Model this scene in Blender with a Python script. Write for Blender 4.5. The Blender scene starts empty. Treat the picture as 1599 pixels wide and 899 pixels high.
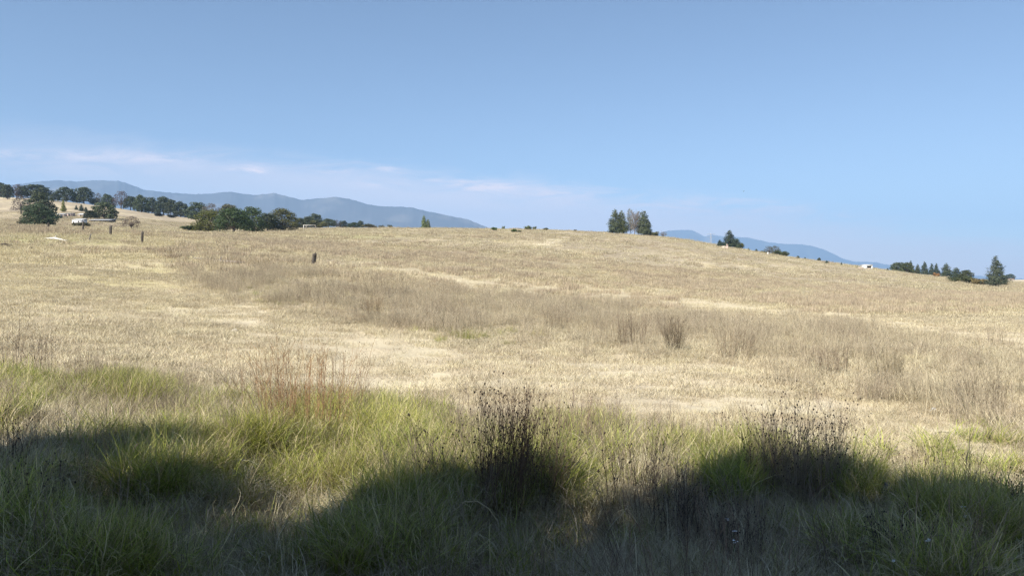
import bpy, math, random
import numpy as np
from mathutils import Vector, Matrix

scene = bpy.context.scene
COL = scene.collection
rng = np.random.default_rng(7)
random.seed(7)

# ------------------------------------------------------------------ camera
F = 1185.0          # focal length in photo pixels (photo 1599 wide)
CX, HZ = 799.5, 436.0
ZC = 2.2            # eye height
cam_d = bpy.data.cameras.new('camera')
cam = bpy.data.objects.new('camera', cam_d)
COL.objects.link(cam)
cam.location = (0, 0, ZC)
cam.rotation_euler = (math.radians(90), 0, 0)
cam_d.sensor_width = 36
cam_d.lens = 36 * F / 1599
cam_d.shift_y = -(449.5 - HZ) / 1599
cam_d.clip_start = 0.05
cam_d.clip_end = 60000
scene.camera = cam

# ------------------------------------------------------------------ light
SUN_EL = math.radians(42)
SUN_H = (-0.60, -0.80)                      # horizontal direction towards the sun
sun_dir = Vector((SUN_H[0] * math.cos(SUN_EL), SUN_H[1] * math.cos(SUN_EL), math.sin(SUN_EL)))
sd = bpy.data.lights.new('sun', 'SUN')
sd.energy = 5.0
sd.angle = math.radians(0.53)
sd.color = (1.0, 0.95, 0.88)
sun = bpy.data.objects.new('sun', sd)
COL.objects.link(sun)
sun.rotation_euler = sun_dir.to_track_quat('Z', 'Y').to_euler()
sun.location = (-40, -30, 40)

world = bpy.data.worlds.new('World')
scene.world = world
world.use_nodes = True
wn, wl = world.node_tree.nodes, world.node_tree.links
wn.clear()


class NX:
    """tiny expression helper for math nodes"""
    def __init__(s, nt):
        s.n, s.l = nt.nodes, nt.links

    def m(s, op, a, b=None, c=None, clamp=False):
        n = s.n.new('ShaderNodeMath'); n.operation = op; n.use_clamp = clamp
        for i, v in enumerate((a, b, c)):
            if v is None: continue
            if isinstance(v, (int, float)): n.inputs[i].default_value = v
            else: s.l.new(v, n.inputs[i])
        return n.outputs[0]

    def noise(s, vec, scale, detail=4, rough=0.5, dist=0.0):
        n = s.n.new('ShaderNodeTexNoise')
        n.inputs['Scale'].default_value = scale
        n.inputs['Detail'].default_value = detail
        n.inputs['Roughness'].default_value = rough
        n.inputs['Distortion'].default_value = dist
        s.l.new(vec, n.inputs['Vector'])
        return n.outputs['Fac']

    def ramp(s, fac, lo, hi):
        n = s.n.new('ShaderNodeMapRange'); n.interpolation_type = 'SMOOTHSTEP'
        n.inputs[1].default_value = lo; n.inputs[2].default_value = hi
        s.l.new(fac, n.inputs[0])
        return n.outputs[0]

    def mix(s, fac, a, b, kind='MIX'):
        n = s.n.new('ShaderNodeMix'); n.data_type = 'RGBA'; n.blend_type = kind
        for v, k in ((fac, 0), (a, 6), (b, 7)):
            if isinstance(v, (int, float)): n.inputs[k].default_value = v
            elif isinstance(v, tuple): n.inputs[k].default_value = (*v, 1)
            else: s.l.new(v, n.inputs[k])
        return n.outputs[2]

    def comb(s, x, y, z):
        n = s.n.new('ShaderNodeCombineXYZ')
        for i, v in enumerate((x, y, z)):
            if isinstance(v, (int, float)): n.inputs[i].default_value = v
            else: s.l.new(v, n.inputs[i])
        return n.outputs[0]


W = NX(world.node_tree)
sky = wn.new('ShaderNodeTexSky')
sky.sky_type = 'NISHITA'
sky.sun_disc = False
sky.sun_elevation = SUN_EL
sky.sun_rotation = math.atan2(SUN_H[0], SUN_H[1]) % (2 * math.pi)
sky.altitude = 2300
sky.air_density = 1.0
sky.dust_density = 0.3
sky.ozone_density = 0.5
tc = wn.new('ShaderNodeTexCoord')
sep = wn.new('ShaderNodeSeparateXYZ')
wl.new(tc.outputs['Generated'], sep.inputs[0])
dx, dy, dz = sep.outputs
yy = W.m('MAXIMUM', dy, 0.05)
U = W.m('DIVIDE', dx, yy)                    # bearing and height of thin high clouds
V = W.m('DIVIDE', dz, yy)
wisp_vec = W.comb(W.m('MULTIPLY', U, 3.0), W.m('MULTIPLY', V, 16.0), 0.0)
n1 = W.noise(wisp_vec, 3.6, 9, 0.68, 0.9)
n2 = W.noise(W.comb(W.m('MULTIPLY', U, 1.0), W.m('MULTIPLY', V, 5.0), 3.3), 1.7, 5, 0.55, 0.3)


def gblob(px, row, rx, ry, tilt=0.0):
    u0, v0 = (px - CX) / F, (HZ - row) / F
    du = W.m('SUBTRACT', U, u0)
    dv = W.m('SUBTRACT', W.m('SUBTRACT', V, v0), W.m('MULTIPLY', du, tilt))
    a = W.m('POWER', W.m('ABSOLUTE', W.m('DIVIDE', du, rx / F)), 2.0)
    b = W.m('POWER', W.m('ABSOLUTE', W.m('DIVIDE', dv, ry / F)), 2.0)
    return W.m('EXPONENT', W.m('MULTIPLY', W.m('ADD', a, b), -1.0))


def acc(items):
    t = None
    for it in items:
        k = it[-1]
        g = W.m('MULTIPLY', gblob(*it[:-1]), k)
        t = g if t is None else W.m('ADD', t, g)
    return t


wisps = acc([(110, 243, 170, 9, 0.0, 0.9), (20, 241, 40, 7, 0.0, 0.6), (250, 248, 60, 8, 0.0, 0.5), (140, 262, 190, 14, 0.0, 0.45),
             (388, 265, 24, 6, 0.0, 1.6), (427, 255, 15, 5, 0.0, 1.0), (405, 269, 10, 3, 0.0, 0.8), (520, 267, 22, 5, 0.0, 1.0),
             (612, 265, 30, 5, -0.2, 0.8), (600, 288, 40, 5, 0.0, 0.6), (740, 289, 60, 7, -0.1, 1.1), (800, 296, 90, 8, -0.1, 0.7),
             (1000, 312, 200, 13, -0.11, 0.9), (1190, 318, 110, 10, -0.12, 0.8), (1340, 340, 130, 11, -0.1, 0.8)])
wisp_f = W.m('MULTIPLY', wisps, W.ramp(n1, 0.36, 0.66))
# low veil of haze cloud, its upper edge sinking towards the right
edge = W.m('ADD', W.m('MULTIPLY', U, -0.115), 0.128)
dveil = W.m('DIVIDE', W.m('SUBTRACT', edge, V), 0.026)
veil = W.m('MULTIPLY', W.ramp(W.m('ADD', dveil, W.m('MULTIPLY', W.m('SUBTRACT', n1, 0.5), 2.0)), -0.6, 1.3), W.m('ADD', W.m('MULTIPLY', n2, 0.5), 0.55))
veil = W.m('MULTIPLY', veil, W.ramp(U, -1.15, 0.3))
cloud = W.m('ADD', W.m('MULTIPLY', wisp_f, 0.52), W.m('MULTIPLY', veil, 0.95), clamp=True)
col = W.mix(cloud, sky.outputs[0], (9.9, 8.2, 7.9))
bg = wn.new('ShaderNodeBackground')
bg.inputs['Strength'].default_value = 0.066
wl.new(col, bg.inputs['Color'])
wo = wn.new('ShaderNodeOutputWorld')
wl.new(bg.outputs[0], wo.inputs['Surface'])

scene.view_settings.view_transform = 'Standard'
scene.view_settings.look = 'None'
scene.view_settings.gamma = 1
scene.view_settings.use_curve_mapping = False
scene.view_settings.exposure = 1.10
scene.render.engine = 'CYCLES'
cy = scene.cycles
cy.max_bounces = 5
cy.diffuse_bounces = 3
cy.glossy_bounces = 1
cy.transmission_bounces = 3
cy.transparent_max_bounces = 4
cy.volume_bounces = 0
cy.use_adaptive_sampling = False
cy.use_denoising = True
cy.denoiser = 'OPENIMAGEDENOISE'
cy.denoising_prefilter = 'NONE'
cy.sample_clamp_indirect = 4.0


# ------------------------------------------------------------------ helpers
def tag(o, label=None, cat=None, group=None, kind=None):
    if label: o['label'] = label
    if cat: o['category'] = cat
    if group: o['group'] = group
    if kind: o['kind'] = kind
    return o


def vnoise(x, y, scale, seed=0):
    x = np.asarray(x, float) / scale; y = np.asarray(y, float) / scale
    xi = np.floor(x).astype(np.int64); yi = np.floor(y).astype(np.int64)
    fx = x - xi; fy = y - yi
    fx = fx * fx * (3 - 2 * fx); fy = fy * fy * (3 - 2 * fy)

    def hsh(a, b):
        h = (a * 374761393 + b * 668265263 + seed * 974634777) & 0xffffffff
        h = ((h ^ (h >> 13)) * 1274126177) & 0xffffffff
        return ((h ^ (h >> 16)) & 0xffff) / 65535.0
    a = hsh(xi, yi); b = hsh(xi + 1, yi); c = hsh(xi, yi + 1); d = hsh(xi + 1, yi + 1)
    return (a * (1 - fx) + b * fx) * (1 - fy) + (c * (1 - fx) + d * fx) * fy


def fbm(x, y, scale, seed=0, octv=4, gain=0.5):
    t = 0; amp = 1; tot = 0
    for k in range(octv):
        t = t + amp * vnoise(x, y, scale / 2 ** k, seed + k * 17); tot += amp; amp *= gain
    return t / tot


def mesh_from(name, verts, faces_quads=None, faces_tris=None, cols=None, mat=None, smooth=False):
    me = bpy.data.meshes.new(name)
    verts = np.asarray(verts, np.float32).reshape(-1, 3)
    q = np.asarray(faces_quads if faces_quads is not None else [], np.int32).reshape(-1, 4)
    t = np.asarray(faces_tris if faces_tris is not None else [], np.int32).reshape(-1, 3)
    me.vertices.add(len(verts)); me.vertices.foreach_set('co', verts.ravel())
    nl = q.size + t.size
    me.loops.add(nl)
    me.loops.foreach_set('vertex_index', np.concatenate([q.ravel(), t.ravel()]).astype(np.int32))
    me.polygons.add(len(q) + len(t))
    starts = np.concatenate([np.arange(len(q)) * 4, q.size + np.arange(len(t)) * 3]).astype(np.int32)
    me.polygons.foreach_set('loop_start', starts)
    if smooth:
        me.polygons.foreach_set('use_smooth', np.ones(len(q) + len(t), bool))
    if cols is not None:
        ca = me.color_attributes.new('Col', 'FLOAT_COLOR', 'POINT')
        c4 = np.ones((len(verts), 4), np.float32); c4[:, :3] = cols
        ca.data.foreach_set('color', c4.ravel())
    me.update(calc_edges=True)
    me.validate()
    if mat: me.materials.append(mat)
    return me


class MB:
    """collects pieces of one mesh"""
    def __init__(s): s.v = []; s.q = []; s.t = []; s.c = []; s.n = 0

    def add(s, v, q=None, t=None, c=(1, 1, 1)):
        v = np.asarray(v, float).reshape(-1, 3)
        s.v.append(v)
        if q is not None and len(q): s.q.append(np.asarray(q, int).reshape(-1, 4) + s.n)
        if t is not None and len(t): s.t.append(np.asarray(t, int).reshape(-1, 3) + s.n)
        c = np.asarray(c, float)
        s.c.append(np.broadcast_to(c, (len(v), 3)) if c.ndim == 1 else c)
        s.n += len(v)

    def mesh(s, name, mat, smooth=False):
        return mesh_from(name, np.concatenate(s.v), np.concatenate(s.q) if s.q else None,
                         np.concatenate(s.t) if s.t else None, np.concatenate(s.c), mat, smooth)

    def box(s, x0, x1, y0, y1, z0, z1, c=(1, 1, 1)):
        v = [(x, y, z) for z in (z0, z1) for y in (y0, y1) for x in (x0, x1)]
        q = [(0, 2, 3, 1), (4, 5, 7, 6), (0, 1, 5, 4), (2, 6, 7, 3), (0, 4, 6, 2), (1, 3, 7, 5)]
        s.add(v, q, c=c)

    def tube(s, pts, rads, sides=6, c=(1, 1, 1), cap=True):
        pts = np.asarray(pts, float); n = len(pts)
        rads = np.broadcast_to(np.asarray(rads, float), (n,))
        V = []
        up = np.array([0.13, 0.31, 0.94])
        for i in range(n):
            d = pts[min(i + 1, n - 1)] - pts[max(i - 1, 0)]
            d = d / (np.linalg.norm(d) + 1e-9)
            a = np.cross(d, up if abs(d @ up) < 0.95 else np.array([1., 0, 0])); a /= np.linalg.norm(a) + 1e-9
            b = np.cross(d, a)
            for k in range(sides):
                w = 2 * math.pi * k / sides
                V.append(pts[i] + rads[i] * (a * math.cos(w) + b * math.sin(w)))
        Q = []
        for i in range(n - 1):
            for k in range(sides):
                k2 = (k + 1) % sides
                Q.append((i * sides + k, i * sides + k2, (i + 1) * sides + k2, (i + 1) * sides + k))
        T = []
        if cap:
            V.append(pts[-1]); e = len(V) - 1
            for k in range(sides): T.append(((n - 1) * sides + k, (n - 1) * sides + (k + 1) % sides, e))
        s.add(V, Q, T, c)


def link(name, me, parent=None, loc=None):
    o = bpy.data.objects.new(name, me)
    COL.objects.link(o)
    if parent: o.parent = parent
    if loc is not None: o.location = loc
    return o


# ------------------------------------------------------------------ materials
def mat_foliage(name, rough=0.6, transl=0.3, patch=0.0, patch_scale=0.5, use_objcol=False, spec=0.25, mul=1.0):
    m = bpy.data.materials.new(name); m.use_nodes = True
    nt = m.node_tree; nt.nodes.clear(); N = NX(nt)
    at = nt.nodes.new('ShaderNodeVertexColor'); at.layer_name = 'Col'
    col = at.outputs[0]
    oi = nt.nodes.new('ShaderNodeObjectInfo')
    if use_objcol:
        col = N.mix(1.0, col, oi.outputs['Color'], 'MULTIPLY')
    hs = nt.nodes.new('ShaderNodeHueSaturation')
    nt.links.new(col, hs.inputs['Color'])
    geo = nt.nodes.new('ShaderNodeNewGeometry')
    v = N.m('ADD', N.m('MULTIPLY', oi.outputs['Random'], 0.35), 0.82 * mul)
    if patch > 0:
        nz = N.noise(geo.outputs['Position'], patch_scale, 3, 0.5)
        v = N.m('MULTIPLY', v, N.m('ADD', N.m('MULTIPLY', nz, 2 * patch), 1 - patch))
    nt.links.new(v, hs.inputs['Value'])
    nt.links.new(N.m('ADD', N.m('MULTIPLY', oi.outputs['Random'], 0.02), 0.49), hs.inputs['Hue'])
    bs = nt.nodes.new('ShaderNodeBsdfPrincipled')
    bs.inputs['Roughness'].default_value = rough
    bs.inputs['Specular IOR Level'].default_value = spec
    nt.links.new(hs.outputs[0], bs.inputs['Base Color'])
    out = nt.nodes.new('ShaderNodeOutputMaterial')
    if transl > 0:
        tr = nt.nodes.new('ShaderNodeBsdfTranslucent')
        nt.links.new(hs.outputs[0], tr.inputs['Color'])
        mx = nt.nodes.new('ShaderNodeMixShader'); mx.inputs[0].default_value = transl
        nt.links.new(bs.outputs[0], mx.inputs[1]); nt.links.new(tr.outputs[0], mx.inputs[2])
        nt.links.new(mx.outputs[0], out.inputs[0])
    else:
        nt.links.new(bs.outputs[0], out.inputs[0])
    return m


def mat_plain(name, base, rough=0.8, var=0.3, scale=8.0, spec=0.3, second=None, bump=0.2, metallic=0.0, attr=False):
    m = bpy.data.materials.new(name); m.use_nodes = True
    nt = m.node_tree; N = NX(nt)
    bs = nt.nodes['Principled BSDF']
    bs.inputs['Roughness'].default_value = rough
    bs.inputs['Metallic'].default_value = metallic
    bs.inputs['Specular IOR Level'].default_value = spec
    tcn = nt.nodes.new('ShaderNodeTexCoord')
    nz = N.noise(tcn.outputs['Object'], scale, 5, 0.6)
    b2 = second or tuple(max(0, c * (1 - var)) for c in base)
    col = N.mix(N.ramp(nz, 0.35, 0.65), base, b2)
    if attr:
        at = nt.nodes.new('ShaderNodeVertexColor'); at.layer_name = 'Col'
        col = N.mix(1.0, col, at.outputs[0], 'MULTIPLY')
    nt.links.new(col, bs.inputs['Base Color'])
    if bump:
        bp = nt.nodes.new('ShaderNodeBump'); bp.inputs['Strength'].default_value = bump
        bp.inputs['Distance'].default_value = 0.02
        nt.links.new(nz, bp.inputs['Height']); nt.links.new(bp.outputs[0], bs.inputs['Normal'])
    return m


M_grass = mat_foliage('grass_blades', 0.55, 0.35, 0.25, 0.6)
M_straw = mat_foliage('dry_straw', 0.6, 0.3, 0.22, 0.35)
M_weed = mat_foliage('dead_stems', 0.8, 0.12, 0.2, 0.4, spec=0.1)
M_leaf = mat_foliage('tree_leaves', 0.55, 0.22, 0.0, use_objcol=True)
M_bark = mat_plain('bark', (0.13, 0.10, 0.08), 0.9, 0.5, 6)
M_post = mat_plain('weathered_post_wood', (0.10, 0.085, 0.07), 0.9, 0.5, 14)
M_log = mat_plain('bleached_wood', (0.60, 0.57, 0.51), 0.8, 0.25, 9)
M_greylog = mat_plain('grey_wood', (0.25, 0.22, 0.19), 0.9, 0.35, 9)
M_white = mat_plain('white_painted_wall', (0.66, 0.66, 0.64), 0.7, 0.10, 1.5)
M_tin = mat_plain('pale_metal_roof', (0.46, 0.47, 0.48), 0.45, 0.2, 2.5, spec=0.5)
M_beige = mat_plain('beige_block_wall', (0.55, 0.45, 0.36), 0.85, 0.2, 2)
M_pink = mat_plain('pinkish_plaster', (0.50, 0.38, 0.32), 0.8, 0.15, 2)
M_opening_shade = mat_plain('opening_shade', (0.03, 0.028, 0.026), 0.9, 0.3, 3)  # near-black for panels that paint the shade inside doorways, windows and bays
M_soil = mat_plain('dark_soil', (0.05, 0.035, 0.025), 0.95, 0.5, 12)
M_stone = mat_plain('pale_stone', (0.55, 0.52, 0.47), 0.9, 0.3, 10)
M_petal = mat_plain('white_petals', (0.8, 0.8, 0.8), 0.6, 0.05, 10, bump=0)
M_seed = mat_plain('seed_head', (0.07, 0.05, 0.038), 0.9, 0.4, 30, bump=0)
M_bird = mat_plain('dark_feathers', (0.03, 0.03, 0.035), 0.8, 0.2, 10, bump=0)
M_steel = mat_plain('galvanised_steel', (0.35, 0.36, 0.38), 0.6, 0.2, 2, bump=0)

# ------------------------------------------------------------------ terrain height
YS = np.array([0.3, 2.5, 4, 6, 9, 13, 20, 30, 45, 65, 85, 110, 140, 200, 260, 340, 430, 600, 1000, 2000, 4000, 15000.])
Z0 = [0, 0, 0, 0, 0, 0]
COLS = [
    (-400, [.1, .15, .2, .35, .5, .6], [512, 460, 412, 374, 360, 354, 352, 353, 345, 328, 302, 312, 350, 410, 434, 436.4]),
    (0, [.1, .15, .2, .35, .5, .6], [512, 462, 415, 378, 363, 356, 353, 354, 347, 331, 304, 315, 350, 410, 434, 436.4]),
    (130, [0, .05, .1, .2, .35, .5], [528, 474, 424, 386, 368, 359, 358, 353, 345, 330, 315, 325, 365, 415, 435, 436.4]),
    (250, [0, 0, .05, .1, .2, .35], [543, 485, 432, 393, 377, 367, 363, 362, 355, 344, 333, 345, 380, 420, 435, 436.4]),
    (350, [0, 0, 0, .05, .1, .2], [553, 492, 437, 398, 382, 371, 366, 363.5, 359, 351, 347, 352, 385, 422, 435, 436.4]),
    (450, [0, 0, 0, 0, .05, .1], [560, 500, 441, 404, 389, 378, 370, 363, 360, 358, 356.5, 357, 388, 424, 435, 436.4]),
    (560, Z0, [565, 508, 452, 418, 401, 388, 376, 363, 358, 356, 355, 357, 390, 425, 435, 436.4]),
    (700, Z0, [566, 515, 466, 433, 414, 397, 381, 362, 355.5, 362, 368, 380, 405, 430, 436, 436.4]),
    (800, Z0, [566, 519, 474, 444, 424, 405, 387, 366, 358, 359, 368, 380, 405, 430, 436, 436.4]),
    (900, Z0, [567, 522, 482, 453, 433, 413, 394, 371, 361, 361, 370, 385, 408, 432, 436, 436.4]),
    (1040, Z0, [568, 524, 488, 463, 446, 428, 409, 383, 369.5, 371, 380, 395, 415, 433, 436, 436.4]),
    (1200, Z0, [568, 525, 492, 471, 457, 442, 427, 407, 397, 398, 404, 412, 425, 434, 436.3, 436.4]),
    (1350, Z0, [568, 525, 494, 475, 464, 453, 442, 427, 418.5, 419, 422, 427, 432, 435.5, 436.4, 436.4]),
    (1450, Z0, [568, 525, 494, 477, 467, 459, 451, 439, 432, 430, 431, 433, 435, 436, 436.4, 436.4]),
    (1560, Z0, [568, 525, 494, 478, 469, 462, 456, 449, 444, 441, 439.5, 438, 437, 436.5, 436.4, 436.4]),
    (2000, Z0, [568, 525, 494, 478, 469, 462, 456, 449, 444, 441, 439.5, 438, 437, 436.5, 436.4, 436.4]),
]
NL = 260
LR = np.linspace(math.log(0.3), math.log(16000), NL)
th_c, z_c = [], []
for px, zn, rows in COLS:
    th = math.atan((px - CX) / F)
    z = np.array(list(zn) + [ZC - (r - HZ) / F * y for r, y in zip(rows, YS[6:])])
    z_c.append(np.interp(LR, np.log(YS / math.cos(th)), z)); th_c.append(th)
flat = np.interp(np.exp(LR), [0, 50, 300, 2000, 16000], [0, 0, -1, -2.5, -5])
for a, s in ((-math.radians(75), 0), (math.radians(75), -1)):
    pass
TH = np.radians(np.arange(-180, 180.25, 0.5))
order_t = [-math.pi, -math.radians(95)] + th_c + [math.radians(80), math.pi]
order_z = [flat, flat] + z_c + [flat, flat]
G = np.zeros((len(TH), NL))
oz = np.array(order_z)
for j in range(NL):
    G[:, j] = np.interp(TH, order_t, oz[:, j])


def blur(A, sig, axis):
    r = int(3 * sig + 1); k = np.exp(-0.5 * (np.arange(-r, r + 1) / sig) ** 2); k /= k.sum()
    pad = [(0, 0), (0, 0)]; pad[axis] = (r, r)
    P = np.pad(A, pad, mode='edge')
    return np.apply_along_axis(lambda v: np.convolve(v, k, 'valid'), axis, P)


G = blur(blur(G, 3.5, 0), 1.6, 1)


def ss_(x, a, b):
    t = np.clip((x - a) / (b - a), 0, 1)
    return t * t * (3 - 2 * t)


def hz(x, y):
    x = np.asarray(x, float); y = np.asarray(y, float)
    r = np.hypot(x, y) + 1e-6
    a = (np.arctan2(x, y) - TH[0]) / (TH[1] - TH[0])
    b = (np.log(np.maximum(r, 0.3)) - LR[0]) / (LR[1] - LR[0])
    a = np.clip(a, 0, len(TH) - 1.001); b = np.clip(b, 0, NL - 1.001)
    ai = a.astype(int); bi = b.astype(int); fa = a - ai; fb = b - bi
    z = (G[ai, bi] * (1 - fa) + G[ai + 1, bi] * fa) * (1 - fb) + (G[ai, bi + 1] * (1 - fa) + G[ai + 1, bi + 1] * fa) * fb
    near = np.clip((r - 1) / 2, 0, 1)
    z = z + near * (0.16 * (fbm(x, y, 2.2, 3, 3) - 0.5) * np.clip(14 / r, 0.3, 1) + 0.10 * (fbm(x, y, 9, 5, 2) - 0.5))
    z = z + 0.24 * np.clip((12 - r) / 3, 0, 1) * near * ss_(fbm(x, y, 1.0, 85, 2), .38, .62)
    z = z + np.clip((r - 40) / 150, 0, 1) * 0.9 * (fbm(x, y, 22, 9, 3) - 0.5)
    return z


def proj(x, y, z):
    return CX + F * x / y, HZ - F * (z - ZC) / y


def ground_at(px, Y):
    x = (px - CX) / F * Y
    return float(x), float(Y), float(hz(x, Y))


def find_Y(px, row, lo, hi):
    """depth between lo and hi at which the ground is seen nearest to that photo row"""
    ys = np.geomspace(lo, hi, 160)
    xs = (px - CX) / F * ys
    rr = HZ - F * (hz(xs, ys) - ZC) / ys
    return float(ys[np.argmin(np.abs(rr - row))])


def near_row(px, row):
    """nearest ground point seen at that photo row"""
    ys = np.geomspace(2.5, 250, 900)
    rr = HZ - F * (hz((px - CX) / F * ys, ys) - ZC) / ys
    k = np.nonzero(rr <= row)[0]
    return float(ys[k[0]]) if len(k) else 150.0


# ------------------------------------------------------------------ cover masks (where what grows)
def seg(v, pts):
    p = np.array(pts, float)
    return np.interp(v, p[:, 0], p[:, 1])


LOW = [(-200, 470), (300, 470), (430, 492), (600, 512), (800, 545), (1050, 566), (1300, 612), (1599, 684), (1800, 720)]
UPP = [(-200, 395), (300, 395), (400, 405), (560, 425), (700, 452), (900, 470), (1100, 492), (1300, 507), (1599, 548), (1800, 570)]


def ss(x, a, b):
    t = np.clip((x - a) / (b - a), 0, 1)
    return t * t * (3 - 2 * t)


def weed_band(px, row, x, y):
    n = (fbm(x, y, 3.0, 21, 3) - 0.5)
    lo = seg(px, LOW) + n * 40; up = seg(px, UPP) + n * 15
    m = ss(row, up - 8, up + 8) * (1 - ss(row, lo - 10, lo + 6)) * ss(px, 250, 430)
    return m


GREEN = [(200, 605, 75, 26, .9), (60, 622, 60, 24, .55), (20, 600, 40, 20, .5), (10, 680, 40, 30, .5), (480, 690, 130, 65, 1.0),
         (420, 740, 90, 50, .8), (620, 690, 90, 55, .8), (560, 640, 60, 26, .7), (240, 730, 110, 55, .9), (200, 850, 260, 90, .85), (30, 790, 80, 50, .6), (650, 880, 250, 50, .6), (1300, 890, 250, 40, .35),
         (640, 790, 110, 60, .8), (450, 850, 200, 60, .7), (860, 700, 40, 40, .6), (820, 760, 90, 60, .7), (920, 700, 60, 40, .35),
         (1140, 745, 60, 48, 1.0), (1060, 710, 50, 25, .35), (1340, 755, 80, 35, .7), (1500, 790, 100, 70, 1.0), (1430, 860, 140, 60, .8),
         (1250, 850, 80, 60, .45), (900, 860, 160, 40, .35), (745, 522, 55, 10, .8), (430, 462, 40, 10, .45),
         (560, 470, 60, 12, .25)]


def green_m(px, row):
    t = 0
    for a, b, c, d, k in GREEN:
        t = np.maximum(t, k * np.exp(-((px - a) / c) ** 2 - ((row - b) / d) ** 2))
    return np.clip(t, 0, 1)


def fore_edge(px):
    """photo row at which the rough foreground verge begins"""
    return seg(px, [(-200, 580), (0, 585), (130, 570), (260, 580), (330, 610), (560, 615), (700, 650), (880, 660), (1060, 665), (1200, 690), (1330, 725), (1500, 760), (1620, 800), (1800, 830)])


# ------------------------------------------------------------------ terrain mesh
th_f = np.concatenate([np.radians(np.arange(-180, -42, 3.0)), np.radians(np.arange(-42, 42, 0.13)), np.radians(np.arange(42, 180, 3.0))])
r_f = np.exp(np.linspace(math.log(0.6), math.log(11000), 430))
A, R = np.meshgrid(th_f, r_f, indexing='ij')
X = R * np.sin(A); Yg = R * np.cos(A); Zg = hz(X, Yg)
nt_, nr_ = A.shape
ahead = Yg > 0.5
PX = np.where(ahead, CX + F * X / np.maximum(Yg, .5), -9999)
ROW = np.where(ahead, HZ - F * (Zg - ZC) / np.maximum(Yg, .5), 2000)
straw = np.array([0.475, 0.40, 0.265]); pale = np.array([0.66, 0.58, 0.41]); grey = np.array([0.38, 0.315, 0.22])
yellow = np.array([0.62, 0.52, 0.31]); greenc = np.array([0.24, 0.25, 0.085]); olive = np.array([0.42, 0.37, 0.17]); dirt = np.array([0.20, 0.155, 0.105])


def lerp(a, b, t): return a + (b - a) * t[..., None]


n_a = fbm(X, Yg, 11, 31, 4); n_b = fbm(X, Yg * 0.35, 6, 37, 4); n_c = fbm(X, Yg, 1.2, 41, 3); n_d = fbm(X * 0.5, Yg, 60, 43, 4)
C = np.broadcast_to(straw, A.shape + (3,)).copy()
C = lerp(C, pale, ss(n_b, 0.5, 0.7) * 0.6)
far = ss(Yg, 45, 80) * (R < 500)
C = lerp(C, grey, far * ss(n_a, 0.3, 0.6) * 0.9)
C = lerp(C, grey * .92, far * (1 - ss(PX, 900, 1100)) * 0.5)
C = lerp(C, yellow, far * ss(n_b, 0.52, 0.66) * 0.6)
# pale cut strip above the weed band
strip = np.exp(-((ROW - (seg(PX, UPP) - 18)) / 15) ** 2) * ss(PX, 520, 640)
C = lerp(C, (pale + yellow) / 2.1, strip * 0.6)
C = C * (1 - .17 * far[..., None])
wb = weed_band(PX, ROW, X, Yg) * ahead
C = lerp(C, grey * .95, wb * 0.5 * ss(n_c, .35, .6))
stk = far * ss(fbm(X * .14, Yg, 5, 55, 3), .52, .64)
C = lerp(C, np.array([.24, .19, .125]), stk * .45)
# grazed pasture on the left, with a greener tint
pas = ahead * (1 - ss(PX, 250, 430)) * (ROW > 355) * (1 - ss(ROW, 480, 560)) * (Yg < 130)
C = lerp(C, olive * .95, pas * ss(n_c * 0.4 + n_a * 0.6, 0.3, 0.6) * 0.7)
C = lerp(C, greenc * 1.25, pas * np.exp(-((ROW - 372) / 9) ** 2) * (1 - ss(PX, 90, 260)) * 0.75)
C = lerp(C, greenc * 1.5, (np.exp(-((PX - 545) / 90) ** 2 - ((ROW - 369) / 4) ** 2)) * (Yg < 300) * 0.6)
C = lerp(C, pale, ahead * np.exp(-((PX - 855) / 34) ** 2 - ((ROW - 380 + (PX - 855) * 0.25) / 4.0) ** 2) * 0.9)
stp = ahead * ss(ROW, seg(PX, LOW) - 5, seg(PX, LOW) + 20) * (1 - ss(ROW, fore_edge(PX) - 20, fore_edge(PX) + 10)) * ss(PX, 300, 500)
C = lerp(C, pale * .84, stp * (0.35 + 0.5 * ss(n_b, .35, .6)))
gm = green_m(PX, ROW) * ahead
C = lerp(C, greenc, gm * 0.8)
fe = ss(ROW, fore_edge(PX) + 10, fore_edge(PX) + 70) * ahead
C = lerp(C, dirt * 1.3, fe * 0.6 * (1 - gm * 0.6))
C = lerp(C, dirt, (~ahead) * 1.0 * (R < 30))
C = np.clip(C * (0.82 + 0.36 * n_c[..., None]), 0, 1)
idx = np.arange(nt_ * nr_).reshape(nt_, nr_)
i2 = np.roll(idx, -1, 0)
quads = np.stack([idx[:, :-1], idx[:, 1:], i2[:, 1:], i2[:, :-1]], -1).reshape(-1, 4)
verts = np.stack([X, Yg, Zg], -1).reshape(-1, 3)
verts = np.vstack([verts, [[0, 0, float(hz(0.01, 0.01))]]])
cen = len(verts) - 1
tris = np.stack([idx[:, 0], i2[:, 0], np.full(nt_, cen)], -1)[:, ::1]
cols = np.vstack([C.reshape(-1, 3), [dirt]])

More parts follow.
